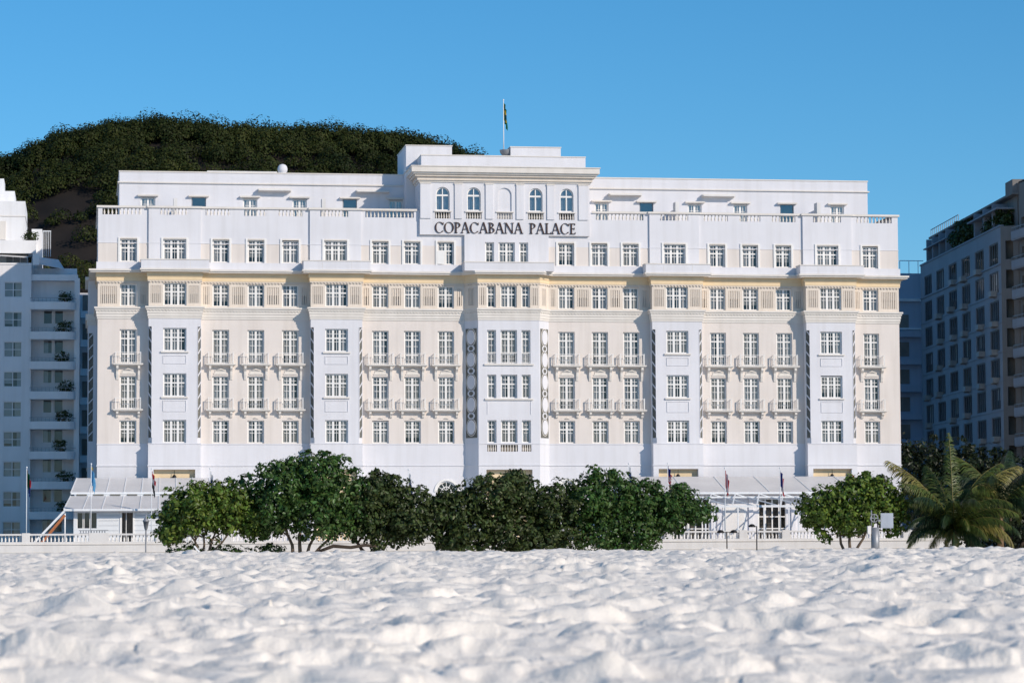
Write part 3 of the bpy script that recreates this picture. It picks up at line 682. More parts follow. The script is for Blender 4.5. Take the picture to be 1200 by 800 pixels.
# --- the bronze roman capitals
def letters(text, x0, x1, zb, zt, y):
    m = MB(); H = zt-zb; TK, TN = .128*H, .05*H; T = .09
    def quad(pts):
        A = [(p[0], y-T, p[1]) for p in pts]; B = [(p[0], y-.015, p[1]) for p in pts]
        m.poly(A, LETTER)
        for i in range(len(A)): j = (i+1) % len(A); m.poly([A[j], A[i], B[i], B[j]], LETTER)
    def st(x, a, b, wd): quad([(x-wd/2, a), (x+wd/2, a), (x+wd/2, b), (x-wd/2, b)])
    def dg(p, q, wd): h = wd/2; quad([(p[0]-h, p[1]), (p[0]+h, p[1]), (q[0]+h, q[1]), (q[0]-h, q[1])])
    def hz(xa, xb, z, wd): quad([(xa, z-wd/2), (xb, z-wd/2), (xb, z+wd/2), (xa, z+wd/2)])
    def sf(x, z, wd, up): s = .045*H; quad([(x-wd/2, z), (x+wd/2, z), (x+wd/2, z+s), (x-wd/2, z+s)] if up else [(x-wd/2, z-s), (x+wd/2, z-s), (x+wd/2, z), (x-wd/2, z)])
    def arc(cx, cz, rx, rz, a0, a1, thin, thick, n=22):
        for i in range(n):
            t0, t1 = a0+(a1-a0)*i/n, a0+(a1-a0)*(i+1)/n
            w0 = thin+(thick-thin)*abs(math.cos(t0))**1.5; w1 = thin+(thick-thin)*abs(math.cos(t1))**1.5
            P = lambda t, k: (cx+(rx-k)*math.cos(t), cz+(rz-k*.75)*math.sin(t))
            quad([P(t0, w0), P(t0, 0), P(t1, 0), P(t1, w1)])
    WD = {'C': .92, 'O': 1.0, 'P': .66, 'A': .90, 'B': .70, 'N': .98, 'L': .64, 'E': .62, ' ': .62}
    gap = .02
    tot = sum(WD[c] for c in text)+gap*(len(text)-1); k = (x1-x0)/(tot*H); X = x0
    for c in text:
        wd = WD[c]*H*k; a, b = zb, zt; mz = (a+b)/2
        if c == 'O': arc(X+wd/2, mz, wd*.49, H*.52, 0, 2*math.pi, TN, TK, 36)
        elif c == 'C':
            arc(X+wd*.52, mz, wd*.50, H*.52, R(42), R(318), TN, TK, 30)
            e = X+wd*.52+wd*.5*math.cos(R(42)); quad([(e-.03*H, b-.22*H), (e+.06*H, b-.25*H), (e+.06*H, b+.0*H), (e-.02*H, b-.08*H)]); quad([(e-.03*H, a+.2*H), (e+.05*H, a+.17*H), (e+.03*H, a+.13*H), (e-.03*H, a+.13*H)])
        elif c == 'P':
            x = X+wd*.28; st(x, a, b, TK); sf(x, a, TK*2.3, True); sf(x-.05*H, b, TK*1.8, False); arc(x+.02*H, b-.27*H, wd*.66, H*.27, R(-90), R(90), TN, TK*.95, 14)
        elif c == 'B':
            x = X+wd*.26; st(x, a, b, TK); sf(x-.05*H, a, TK*1.8, True); sf(x-.05*H, b, TK*1.8, False)
            arc(x, b-.235*H, wd*.56, H*.235, R(-90), R(90), TN, TK*.9, 14); arc(x, a+.275*H, wd*.68, H*.275, R(-90), R(90), TN, TK, 14)
        elif c == 'A':
            dg((X+wd*.12, a), (X+wd*.47, b), TN); dg((X+wd*.88, a), (X+wd*.50, b+.03*H), TK); hz(X+wd*.26, X+wd*.72, a+.36*H, TN); sf(X+wd*.12, a, .26*H, True); sf(X+wd*.88, a, .30*H, True)
        elif c == 'N':
            st(X+wd*.16, a, b, TN); st(X+wd*.86, a, b, TN); dg((X+wd*.84, a), (X+wd*.18, b), TK); sf(X+wd*.16, a, .26*H, True); sf(X+wd*.86, b, .26*H, False); sf(X+wd*.10, b, .2*H, False)
        elif c == 'L':
            x = X+wd*.30; st(x, a, b, TK); sf(x, b, TK*2.3, False); sf(x-.05*H, a, TK*1.8, True); hz(x, X+wd*.97, a+TN/2, TN); quad([(X+wd*.90, a), (X+wd*1.0, a), (X+wd*1.03, a+.2*H), (X+wd*.98, a+.2*H)])
        elif c == 'E':
            x = X+wd*.30; st(x, a, b, TK); sf(x-.05*H, b, TK*1.8, False); sf(x-.05*H, a, TK*1.8, True)
            hz(x, X+wd*.93, a+TN/2, TN); hz(x, X+wd*.90, b-TN/2, TN); hz(x, X+wd*.82, mz+.02*H, TN)
            quad([(X+wd*.88, a), (X+wd*.96, a), (X+wd*1.0, a+.19*H), (X+wd*.95, a+.19*H)]); quad([(X+wd*.86, b-.16*H), (X+wd*.92, b-.16*H), (X+wd*.93, b), (X+wd*.85, b)]); quad([(X+wd*.78, mz-.08*H), (X+wd*.83, mz-.08*H), (X+wd*.83, mz+.12*H), (X+wd*.78, mz+.12*H)])
        X += wd+gap*H*k
    return m
m = letters("COPACABANA PALACE", -5.95, 5.76, 27.68, 28.56, ty); m.build("bronze_lettering", hotel)

# --- roof flag
def flag_mesh(fn, H, W, seed):
    """limp flag: hoist along the pole from z=0 down to -H, cloth gathered in folds; fn(u,v) -> material"""
    rr = random.Random(seed); nu, nv = 26, 16; m = MB(); V = {}
    ph = rr.uniform(0, 6)
    for i in range(nu+1):
        for j in range(nv+1):
            u, v = i/nu, j/nv
            sag = W*.86*u**1.15; x = .04+.30*u**.8*(1+.15*math.sin(5*v+ph)) + .07*math.sin(u*15+ph+v*1.5)*min(1, u*3); y = .13*math.cos(u*17+ph*1.3+v*2)*min(1, u*4)
            V[i, j] = (x*.8, y, -v*H*(1-.12*u)-sag)
    for i in range(nu):
        for j in range(nv):
            m.poly([V[i, j], V[i, j+1], V[i+1, j+1], V[i+1, j]], fn((i+.5)/nu, (j+.5)/nv), True)
    return m
FC = {}
def fcol(n, c):
    if n not in FC: FC[n] = mat("flag_cloth_"+n, c, .9, .08, 4, translucent=.3)
    return FC[n]
GRN, YEL, BLU, WHT, RED, BLK2, SKB, DRD = fcol('green', (.01, .13, .05)), fcol('yellow', (.75, .50, .03)), fcol('navy', (.02, .04, .22)), fcol('white', (.75, .75, .75)), fcol('red', (.55, .03, .04)), fcol('black', (.015, .015, .02)), fcol('sky', (.12, .38, .65)), fcol('crimson', (.40, .02, .05))
def f_br(u, v):
    du, dv = abs(u-.5)/.44, abs(v-.5)/.40
    if (u-.5)**2*2.0+(v-.5)**2 < .035: return BLU
    return YEL if du+dv < 1 else GRN
def flagpole(x, y, z0, z1, fn, label, H, W, seed, rad=.045, group=None, drop=.15):
    t = thing("flagpole", (x, y, z0), label, "flag", group)
    p = MB(); p.tube([(x, y, z0), (x, y, z1)], [rad, rad*.6], STEEL, 8); p.lathe([(.0, .1), (.06, .05), (.06, 0), (.03, -.05)], STEEL, (x, y, z1), 8); p.build("pole", t)
    f = flag_mesh(fn, H, W, seed); f.v = [(a+x, b+y, c+z1-drop) for a, b, c in f.v]; f.build("flag", t); return t
flagpole(.41, 4, 34.2, 39.4, f_br, "white flagpole with a limp green and yellow flag on the hotel roof", 1.55, 1.3, 5, .05)
# ------------------------------------------------------------------ noise helpers (numpy)
def _h(ix, iy, s):
    n = (ix.astype(np.int64)*374761393 + iy.astype(np.int64)*668265263 + s*1274126177) & 0x7fffffff
    n = ((n ^ (n >> 13))*1274126177) & 0x7fffffff
    return ((n ^ (n >> 16)) & 0xffff)/65535.0
def vnoise(x, y, s=0):
    ix, iy = np.floor(x), np.floor(y); fx, fy = x-ix, y-iy; fx = fx*fx*(3-2*fx); fy = fy*fy*(3-2*fy)
    a, b, c, d = _h(ix, iy, s), _h(ix+1, iy, s), _h(ix, iy+1, s), _h(ix+1, iy+1, s)
    return (a*(1-fx)+b*fx)*(1-fy)+(c*(1-fx)+d*fx)*fy
def fbm(x, y, o=4, s=0):
    t = 0; a = .5
    for k in range(o): t = t+a*vnoise(x*2**k+17*k, y*2**k-9*k, s+k); a *= .5
    return t
def dents(x, y, cell, s):
    """footprint-like hollows with raised rims, one per random cell"""
    gx, gy = x/cell, y/cell; ix, iy = np.floor(gx), np.floor(gy); out = np.zeros_like(x)
    for dx in (-1, 0, 1):
        for dy in (-1, 0, 1):
            cx, cy = ix+dx, iy+dy
            px = cx+_h(cx, cy, s); py = cy+_h(cx, cy, s+1); an = _h(cx, cy, s+2)*6.283; e = 1.2+1.0*_h(cx, cy, s+3); sz = .28+.28*_h(cx, cy, s+4); am = .35+.65*_h(cx, cy, s+5)
            u = (gx-px)*np.cos(an)+(gy-py)*np.sin(an); v = -(gx-px)*np.sin(an)+(gy-py)*np.cos(an)
            r = np.sqrt((u/e)**2+v**2)/sz
            out += am*(-np.exp(-(r*1.25)**4)+.55*np.exp(-((r-1.25)/.38)**2)*(1+.7*np.cos(np.arctan2(v, u)+an*3)))
    return out

# ------------------------------------------------------------------ sand, promenade, road, terrace
SAND = mat("white_sand", (.89, .815, .72), 1.0, .07, 2.2, .3, 30, spec=.05)
def sand_base(d):
    t = np.clip((d-12)/98, 0, 1); z = 1.02+.67*(t-.16*np.sin(np.pi*t)*0)
    z = np.where(d > 104, np.minimum(z, 1.68), z)
    z = np.where(d > 112, 1.68-.08*np.clip((d-112)/40, 0, 1), z)
    return np.where(d > 190, 1.6-1.4*np.clip((d-190)/16, 0, 1)**1.5, z)
def sand_h(X, Y):
    d = np.hypot(X-CAM.x, Y-CAM.y)
    wx = X+.35*(fbm(X*1.7, Y*1.7, 3, 40)-.5); wy = Y+.35*(fbm(X*1.7, Y*1.7, 3, 50)-.5)
    h = .100*dents(wx*.85, wy, 1.45, 3)+.048*dents(wx+5.3, wy+1.7, .80, 9)+.013*dents(wx*1.3+2.2, wy+7.7, .33, 15)
    h += .16*(fbm(X*.36, Y*.45, 2, 21)-.4)+.06*(fbm(X*1.7, Y*1.9, 3, 61)-.45)
    cl = np.clip((fbm(X*.8+3, Y*.8, 3, 131)-.47)*5, 0, 1)
    h += cl*.085*np.abs(fbm(wx*5, wy*5, 4, 71)-.47)+cl*.03*(vnoise(X*14, Y*14, 88)-.5)
    rid = 1-np.abs(2*fbm(wx*.8, wy*.8, 3, 91)-.95); h += .05*(rid-.7)
    far = np.clip((d-112)/20, 0, 1)
    return sand_base(d)+h*(1-.45*far)*np.clip((215-d)/20, 0, 1)
na, nd = 1050, 880
ang = YAW+np.linspace(R(-13.5), R(13.5), na); dist = 13.0*np.exp(np.linspace(0, math.log(126/13.0), nd))
A, Dd = np.meshgrid(ang, dist); X = CAM.x+Dd*np.sin(A); Y = CAM.y+Dd*np.cos(A); Z = sand_h(X, Y)
V = np.stack([X, Y, Z], -1).reshape(-1, 3); i = np.arange(nd-1)[:, None]*na+np.arange(na-1)[None, :]
F = np.stack([i, i+1, i+na+1, i+na], -1).reshape(-1, 4)
o = link("beach_sand", np_mesh("beach_sand", V, F, [SAND], smooth=True)); o['kind'] = 'structure'
gx = np.linspace(-170, 150, 420); gy = np.concatenate([np.linspace(-300, -225, 60), np.linspace(-223, -29, 400)])
X, Y = np.meshgrid(gx, gy); Z = sand_h(X, Y)
d = np.hypot(X-CAM.x, Y-CAM.y); a = np.abs(np.arctan2(X-CAM.x, Y-CAM.y)-YAW)
Z = Z-.45*((a < R(14.2)) & (d < 124) & (d > 4))
V = np.stack([X, Y, Z], -1).reshape(-1, 3); n = len(gx); i = np.arange(len(gy)-1)[:, None]*n+np.arange(n-1)[None, :]
F = np.stack([i, i+1, i+n+1, i+n], -1).reshape(-1, 4)
o = link("beach_sand", np_mesh("beach_sand", V, F, [SAND], smooth=True)); o['kind'] = 'structure'
ASPH = mat("asphalt", (.05, .05, .052), .95, .2, 2, .2, 30); PAVE = mat("mosaic_pavement", (.45, .44, .42), .9, .15, 1.2, .2, 25); GRD = mat("city_ground", (.18, .17, .15), .95, .2, .3)
def sheet(name, x0, x1, y0, y1, z0, z1, m):
    b = MB(); b.box(x0, x1, y0, y1, z0, z1, m); q = b.build(name); q['kind'] = 'structure'; return q
g = MB(); g.poly([(-2500, -1500, -.12), (2500, -1500, -.12), (2500, 3000, -.12), (-2500, 3000, -.12)], GRD); o = g.build("ground"); o['kind'] = 'structure'
sheet("promenade", -300, 300, -31, -27.5, -.1, .02, PAVE); sheet("road", -300, 300, -27.5, -19, -.11, -.1, ASPH); sheet("pavement", -300, 300, -19, -15.35, -.1, .03, PAVE)
mk = MB()
for k in range(-60, 60): mk.box(k*5, k*5+2.4, -23.3, -23.18, -.1, -.094, FRAME)
o = mk.build("road_marking"); o['kind'] = 'structure'
sheet("terrace", -41, 33.2, -14.6, -.9, -.1, 2.3, CONC)

# ------------------------------------------------------------------ balustraded terrace wall
tb = thing("terrace_balustrade", (-4, -15, 0), "long low white balustrade wall along the front of the hotel terrace", "balustrade")
q = MB(); q.box(-44, 34, -15.3, -14.7, -.1, 2.52, CONC); q.box(-44.05, 34.05, -15.36, -14.64, 2.30, 2.36, TRIM); q.box(-44, 34, -15.33, -14.68, 1.72, 1.76, TRIM); q.build("base_wall", tb)
q = MB(); q.box(-44.05, 34.05, -15.25, -14.75, 3.0, 3.13, CONC); q.build("top_rail", tb)
piers = [-43.8, -38.6, -33.2, -28.6, -23.6, -18.6, -13.6, -8.6, -3.6, 1.4, 6.3, 10.3, 16.2, 19.6, 24.6, 29.3, 33.7]
for a in piers:
    q = MB(); hw = .3 if a != -33.2 else .75; q.box(a-hw, a+hw, -15.28, -14.72, 2.5, 3.18, CONC); q.build("pier", tb)
for a, b in zip(piers, piers[1:]):
    q = MB(); n = int((b-a-.6)/.27)
    for k in range(n): baluster(q, a+.3+(k+.5)*(b-a-.6)/n, -15, 2.52, 3.0, FRAME, 6, .9)
    q.build("baluster_row", tb)

# ------------------------------------------------------------------ glass-roofed veranda on the left
ve = thing("veranda", (-30, -8, 2.3), "white veranda with two stepped translucent roofs at the hotel's left end", "veranda")
def slope_roof(m, x0a, x0b, x1, ya, za, yb, zb, t=.06, step=1.3):
    m.hexa([(x0b, yb, zb-t), (x1, yb, zb-t), (x1, ya, za-t), (x0a, ya, za-t), (x0b, yb, zb), (x1, yb, zb), (x1, ya, za), (x0a, ya, za)], ROOFG)
    k = int((x1-x0b)/step)
    for i in range(k+1):
        f = i/k; xa = x0a+(x1-x0a)*f; xb = x0b+(x1-x0b)*f; m.bar((xa, ya, za+.02), (xb, yb, zb+.02), .05, STEEL)
    m.bar((x0b, yb-.02, zb-.05), (x1, yb-.02, zb-.05), .16, STEEL)
q = MB(); slope_roof(q, -34.9, -35.35, -24.4, -1.05, 7.62, -6.2, 6.36); q.build("upper_roof", ve)
q = MB(); slope_roof(q, -35.35, -35.85, -24.4, -6.1, 6.12, -12.3, 4.98); q.build("lower_roof", ve)
q = MB(); hl = [(.25, 1.75, 3.55, 4.72), (3.55, 4.5, 2.32, 4.72)]
SID = mat("white_siding", (.70, .72, .74), .8, .04, .8, .1, 10)
wall(q, (-35.1, -11.6), (-24.6, -11.6), [(2.3, 4.95, SID)], hl, .15)
for k in range(6): q.box(-33.2, -31.7, -11.62, -11.58, 2.6+k*.38, 2.615+k*.38, GREYST); q.box(-30.5, -24.7, -11.62, -11.58, 2.6+k*.38, 2.615+k*.38, GREYST)
wall(q, (-35.1, -1.2), (-35.1, -11.6), [(2.3, 4.95, SID)]); wall(q, (-24.6, -11.6), (-24.6, -1.2), [(2.3, 4.95, SID)])
q.box(-35.05, -24.6, -6.25, -6.1, 5.9, 6.3, SID)
for k in range(8): q.box(-34.9+k*1.3, -34.1+k*1.3, -6.3, -6.26, 6.13, 6.24, MOS_D)
q.poly([(-35, -10.6, 2.3), (-24.7, -10.6, 2.3), (-24.7, -10.6, 4.9), (-35, -10.6, 4.9)], DARK); q.build("siding_wall", ve)
for k in range(3):
    f = MB(); x = -34.85+k*.52; f.box(x, x+.05, -11.55, -11.48, 3.55, 4.72, FRAME); f.box(x+.43, x+.48, -11.55, -11.48, 3.55, 4.72, FRAME); fo = f.build("window", ve)
    g_ = MB(); g_.poly([(x+.05, -11.5, 3.55), (x+.43, -11.5, 3.55), (x+.43, -11.5, 4.72), (x+.05, -11.5, 4.72)], GLASS); g_.build("pane", fo)
f = MB(); f.box(-31.6, -31.45, -11.66, -11.5, 2.3, 4.85, FRAME); f.box(-30.62, -30.5, -11.66, -11.5, 2.3, 4.85, FRAME); f.box(-31.15, -31.1, -11.56, -11.5, 2.3, 4.72, FRAME); f.build("door_frame", ve)
f = MB(); f.tube([(-35.75, -12.1, 2.3), (-35.75, -12.1, 4.95)], .06, STEEL, 8); f.build("post", ve)
f = MB(); f.bar((-38.2, -12.3, 2.3), (-35.8, -12.3, 4.85), .16, STEEL); f.build("brace", ve)
RUST = mat("rust_orange_paint", (.42, .15, .06), .8, .2, 3)
f = MB(); f.bar((-37.6, -12.2, 2.3), (-35.75, -12.2, 4.55), .2, RUST); b_ = f.build("brace", ve); b_['label'] = "rust orange diagonal brace"
pl = MB()
for k in range(10): pl.box(-34.6+k*.2, -34.52+k*.2, -14.2, -14.15, 3.16, 3.36, GREYST)
pl.box(-34.7, -32.5, -14.22, -14.13, 3.34, 3.4, GREYST); pl.box(-34.7, -32.5, -14.22, -14.13, 3.15, 3.18, GREYST)
tag(pl.build("railing_panel"), "small grey metal railing panel behind the balustrade before the veranda", "railing")

# ------------------------------------------------------------------ canopy and pergola on the right
pv = thing("terrace_pavilion", (19, -5, 2.3), "white terrace pavilion with a wide translucent roof and glazed doors, right of the middle", "pavilion")
q = MB(); slope_roof(q, 10.2, 9.6, 30.5, -1.3, 7.66, -8.2, 6.22, .06, 3.2); q.build("roof", pv)
q = MB(); xs = [11.2, 13.0, 19.3, 25.6]
hl = [(a-9.8, a-9.8+2.3, 2.4, 5.75) for a in xs]
wall(q, (9.8, -7.2), (30.3, -7.2), [(2.3, 6.15, PLW)], hl, .2); q.poly([(9.8, -6.2, 2.3), (30.3, -6.2, 2.3), (30.3, -6.2, 6.1), (9.8, -6.2, 6.1)], DARK)
for c in (10.4, 15.6, 16.1, 18.7, 22.2, 25.0, 28.6): q.box(c-.18, c+.18, -7.32, -7.19, 2.3, 6.0, PLW)
q.box(16.4, 18.3, -7.26, -7.19, 2.6, 5.2, SID); q.box(16.55, 18.15, -7.3, -7.25, 2.7, 5.05, CONC)
q.build("pavilion_wall", pv)
for a in xs:
    f = MB()
    for k in range(5): f.box(a+k*.56, a+k*.56+.10, -7.16, -7.08, 2.4, 5.75, FRAME)
    for z in (2.4, 3.3, 4.25, 5.1, 5.66): f.box(a+.1, a+2.24, -7.15, -7.085, z, z+.08, FRAME)
    fo = f.build("glazed_door", pv); g_ = MB(); g_.poly([(a, -7.1, 2.4), (a+2.3, -7.1, 2.4), (a+2.3, -7.1, 5.75), (a, -7.1, 5.75)], GLASS); g_.build("pane", fo)
pg = thing("steel_pergola", (18, -11, 2.3), "open white tube steel pergola frame standing before the pavilion", "pergola")
q = MB(); YB, ZBk, YF, ZF = -8.9, 5.83, -12.2, 5.06
q.bar((10, YB, ZBk), (26, YB, ZBk), .13, STEEL); q.bar((10, YF, ZF), (26, YF, ZF), .17, STEEL)
q.build("beam_pair", pg)
q = MB(); k = 8
for i in range(k):
    a = 10.2+i*1.95; q.bar((a, YB, ZBk), (a+1.9, YF, ZF), .09, STEEL); q.bar((a+1.0, YB, ZBk+.25), (a, YF, ZF), .08, STEEL); q.bar((a+1.9, YB, ZBk), (a+1.0, YB, ZBk+.27), .07, STEEL)
q.build("lattice", pg)
for x in (10.3, 12.2, 13.9, 14.6, 16.5, 18.6, 20.6, 21.4, 22.9, 25.8):
    q = MB(); q.bar((x, YF, 2.3), (x, YF, ZF-.09), .10, STEEL); q.build("post", pg)

# ------------------------------------------------------------------ flagpoles in front of the terrace
G = "flagpoles along the terrace balustrade"
f_za = lambda u, v: (BLK2 if u < .22 else (GRN if u < .45 else (RED if v < .5 else BLU)))
f_ar = lambda u, v: (YEL if (v < .2 and u < .3) else SKB)
f_eg = lambda u, v: (RED if v < .34 else (WHT if v < .67 else BLK2))
f_us = lambda u, v: (BLU if u < .42 and v < .5 else (RED if int(v*9) % 2 == 0 else WHT))
f_ca = lambda u, v: (RED if u < .28 or u > .72 or (abs(u-.5) < .12 and abs(v-.5) < .3) else WHT)
f_fr = lambda u, v: (BLU if u < .34 else (WHT if u < .67 else RED))
f_wh = lambda u, v: (WHT if v < .4 else BLU)
for x, z1, fn, lab, s in ((-38.6, 8.1, f_za, "leftmost flagpole before the balconied flats, limp flag of black and green", 1), (-33.8, 8.35, f_ar, "flagpole with a limp sky blue flag before the veranda's left end", 2),
        (-29.27, 8.0, f_eg, "flagpole with a limp red, white and black flag before the veranda roof", 3), (-24.86, 8.0, f_wh, "flagpole showing its tip over the leftmost tree", 4),
        (-9.7, 7.9, f_wh, "white flagpole whose tip rises above the middle trees, left of the arched window", 5), (7.49, 8.35, f_wh, "thin white flagpole behind the widest dark tree", 6),
        (10.56, 8.35, f_us, "flagpole with a red and white striped flag, blue in one corner, beside the dark tree", 7), (15.1, 8.0, f_ca, "flagpole with a limp red and white flag before the middle of the pavilion", 8), (19.5, 8.0, f_fr, "flagpole with a limp blue, white and red flag left of the round tree", 9),
        (25.3, 7.75, f_ca, "flagpole with a limp red flag just over the round tree's crown", 10)):
    flagpole(x, -13.9, 2.3, z1, fn, lab, 1.25, 1.2, s, .04, G)

# ------------------------------------------------------------------ street lamps
t = thing("street_lamp", (-29.92, -25, 0), "old grey lantern street lamp standing before the veranda", "street lamp")
q = MB(); q.tube([(-29.92, -25, 0), (-29.92, -25, 1.2), (-29.92, -25, 3.35)], [.09, .06, .05], GREYST, 8); q.build("pole", t)
q = MB(); q.lathe([(.05, 0), (.10, .08), (.12, .12), (.21, .62), (.25, .64), (.20, .72), (.08, .92), (.03, 1.0), (.05, 1.06), (.0, 1.14)], GREYST, (-29.92, -25, 3.3), 6); q.build("lantern", t)
for x, arms, z, lab in ((12.72, (-.48, .52), 3.0, "black street lamp with two drooping heads, before the pergola"), (14.98, (-.36,), 3.42, "black street lamp with one drooping head, right of the two headed lamp")):
    t = thing("street_lamp", (x, -25, 0), lab, "street lamp")
    q = MB(); q.tube([(x, -25, 0), (x, -25, z)], [.055, .04], BLK, 8); q.build("pole", t)
    for a in arms:
        q = MB(); q.bar((x, -25, z-.02), (x+a, -25, z-.04), .05, BLK); q.lathe([(.0, .16), (.14, .13), (.24, .05), (.28, -.06), (.26, -.08), (0, -.06)], BLK, (x+a, -25, z), 12); q.build("lamp_head", t)

# ------------------------------------------------------------------ trees
def leaf_mat(n, c, isl=.5, sp=.35, tr=.25): return mat(n, c, .45, .25, .8, spec=sp, translucent=tr, island=isl)
LEAF = leaf_mat("sea_almond_leaf", (.10, .155, .022)); LEAFD = leaf_mat("olive_dark_leaf", (.052, .075, .020))
LEAFK = leaf_mat('painted_shade_leaf', (.016, .026, .009))  # shade on the right-hand trees is put into this leaf colour
LEAFM = leaf_mat("deep_green_leaf", (.052, .105, .022))
def leaves(lobes, n, size, seed, flat=.35, shell=.55, twigs=0, asp=.62):
    g = np.random.default_rng(seed); L = np.array(lobes, dtype=float); vol = (L[:, 3]*L[:, 4]*L[:, 5])**(2/3); p = vol/vol.sum()
    k = g.choice(len(L), n, p=p); d = g.normal(size=(n, 3)); d /= np.linalg.norm(d, axis=1)[:, None]
    r = 1-shell*g.random(n)**1.4; r *= 1+.09*g.normal(size=n)
    # leaves gather in rosettes of different sizes, the rest fills the crown
    C = L[k, :3]+d*r[:, None]*L[k, 3:6]; nrm = d+g.normal(size=(n, 3))*.5
    ns = max(24, n//38); cen = C[:ns].copy(); cd_ = d[:ns].copy(); rad_ = size*g.uniform(.7, 2.1, ns); pick = g.integers(0, ns, n); m = g.random(n) < .80
    dd = g.normal(size=(n, 3))+cd_[pick]*.9+np.array([0, 0, .5]); dd /= np.linalg.norm(dd, axis=1)[:, None]
    C[m] = (cen[pick]+dd*(rad_[pick]*(1-.45*g.random(n)**2))[:, None]*np.array([1.15, 1.15, .85]))[m]
    nrm[m] = (dd*1.0+np.array([0, 0, flat])+g.normal(size=(n, 3))*.38)[m]; nrm /= np.linalg.norm(nrm, axis=1)[:, None]
    a = np.cross(nrm, g.normal(size=(n, 3))); a /= np.linalg.norm(a, axis=1)[:, None]; b = np.cross(nrm, a)
    s = size*(.45+.85*g.random(n)**1.3)[:, None]; h = nrm*s*.16
    P = [C-a*s*.5, C+b*s*asp*.42-a*s*.12-h*.3, C+a*s*.25+b*s*asp*.40-h*.3, C+a*s*.55, C+a*s*.25-b*s*asp*.40-h*.3, C-b*s*asp*.42-a*s*.12-h*.3]
    V = np.stack(P, 1).reshape(-1, 3); i = np.arange(n)[:, None]*6
    F = np.concatenate([i+np.array([[0, 1, 2, 3]]), i+np.array([[0, 3, 4, 5]])], 0)
    return V, F
def broad_tree(name, base, trunks, lobes, n, size, seed, label, lm, barkm=WOOD, shell=.55, cat="tree"):
    t = thing(name, base, label, cat, "broad leaved trees along the beach edge" if base[1] < -20 else None)
    q = MB(); rr = random.Random(seed); bx, by, bz = base
    for (dx, dy, tx, tz, rd) in trunks:
        p0 = Vector((bx+dx*.25, by+dy*.2, bz-.4)); p3 = Vector((tx, by+dy, tz)); pts = []
        for k in range(6):
            f = k/5; pts.append(p0.lerp(p3, f)+Vector((rr.uniform(-.12, .12)*(k > 0), rr.uniform(-.1, .1), .18*math.sin(f*math.pi))))
        q.tube(pts, [rd*(1-.6*k/5) for k in range(6)], barkm, 7)
        for _ in range(3):
            lb = lobes[rr.randrange(len(lobes))]; e = Vector((lb[0]+rr.uniform(-.5, .5)*lb[3], lb[1]+rr.uniform(-.5, .5)*lb[4], lb[2]+rr.uniform(-.3, .4)*lb[5]))
            if (e-pts[3]).length < 4.5: q.tube([pts[3], pts[3].lerp(e, .5)+Vector((0, 0, .2)), e], [rd*.45, rd*.3, rd*.12], barkm, 5)
    q.build("trunk", t)
    V, F = leaves(lobes, n, size, seed, shell=shell)
    link("crown", np_mesh("crown", V, F, [lm]), t)
    return t
ty_ = -35
broad_tree("sea_almond_tree", (-26.2, ty_, 1.2), [(-.3, 0, -27.2, 3.3, .12), (.2, .3, -25.3, 3.5, .13), (.5, -.3, -24.3, 3.2, .1), (0, .5, -26.2, 3.8, .1)],
    [(-26.9, ty_, 4.6, 2.2, 2.2, 1.75), (-24.6, ty_+.3, 4.6, 2.1, 2.2, 1.65), (-28.2, ty_, 4.0, 1.15, 1.4, 1.2), (-23.3, ty_, 3.9, 1.2, 1.5, 1.3), (-25.9, ty_-.6, 5.4, 1.5, 1.5, 1.15), (-28.4, ty_, 2.95, .8, .9, .55)],
    16000, .31, 1, "round bright green tree, leftmost of the beach trees, before the veranda", LEAF)
broad_tree("sea_almond_tree", (-19.6, ty_, 1.2), [(-.6, 0, -20.9, 3.8, .15), (.1, .2, -19.5, 4.2, .16), (.5, -.2, -18.0, 3.8, .14), (1.1, 0, -16.6, 3.4, .13)],
    [(-20.6, ty_, 6.0, 2.3, 2.6, 2.0), (-18.3, ty_+.2, 6.2, 2.2, 2.6, 2.1), (-23.2, ty_+1.2, 5.7, 1.5, 1.7, 1.4), (-16.4, ty_+.3, 5.6, 1.7, 2.2, 1.8), (-21.6, ty_-.5, 4.4, 2.0, 2.2, 1.6), (-18.6, ty_-.9, 4.2, 2.3, 2.2, 1.7), (-22.4, ty_+.3, 3.6, 1.3, 1.3, 1.0), (-16.2, ty_, 4.0, 1.6, 2.0, 1.4), (-19.4, ty_, 7.75, 1.0, 1.1, .75), (-17.5, ty_, 7.85, .75, .8, .65), (-20.9, ty_, 7.4, 1.0, 1.0, .6)],
    24000, .31, 2, "tallest green beach tree with several forked trunks, second from the left", LEAFM)
broad_tree("sea_almond_tree", (-14.4, ty_, 1.2), [(0, 0, -14.4, 3.6, .2), (.5, .2, -13.0, 3.6, .14), (-.6, 0, -16.4, 3.0, .16)],
    [(-13.9, ty_, 5.2, 2.0, 2.2, 1.75), (-12.0, ty_+.2, 4.9, 1.8, 2.1, 1.45), (-10.3, ty_, 4.1, 1.2, 1.6, 1.15), (-14.6, ty_, 4.0, 1.6, 1.8, 1.5), (-12.2, ty_-.5, 3.7, 2.0, 1.9, 1.3), (-15.6, ty_, 5.2, 1.2, 1.4, 1.3), (-14.1, ty_, 6.5, .9, .9, .55), (-14.2, ty_-.6, 2.6, .9, .9, .9), (-12.3, ty_+.3, 2.9, 1.5, 1.2, .8)],
    20000, .29, 3, "olive green tree between the tallest tree and the dark spreading trees", LEAFD, BARKD)
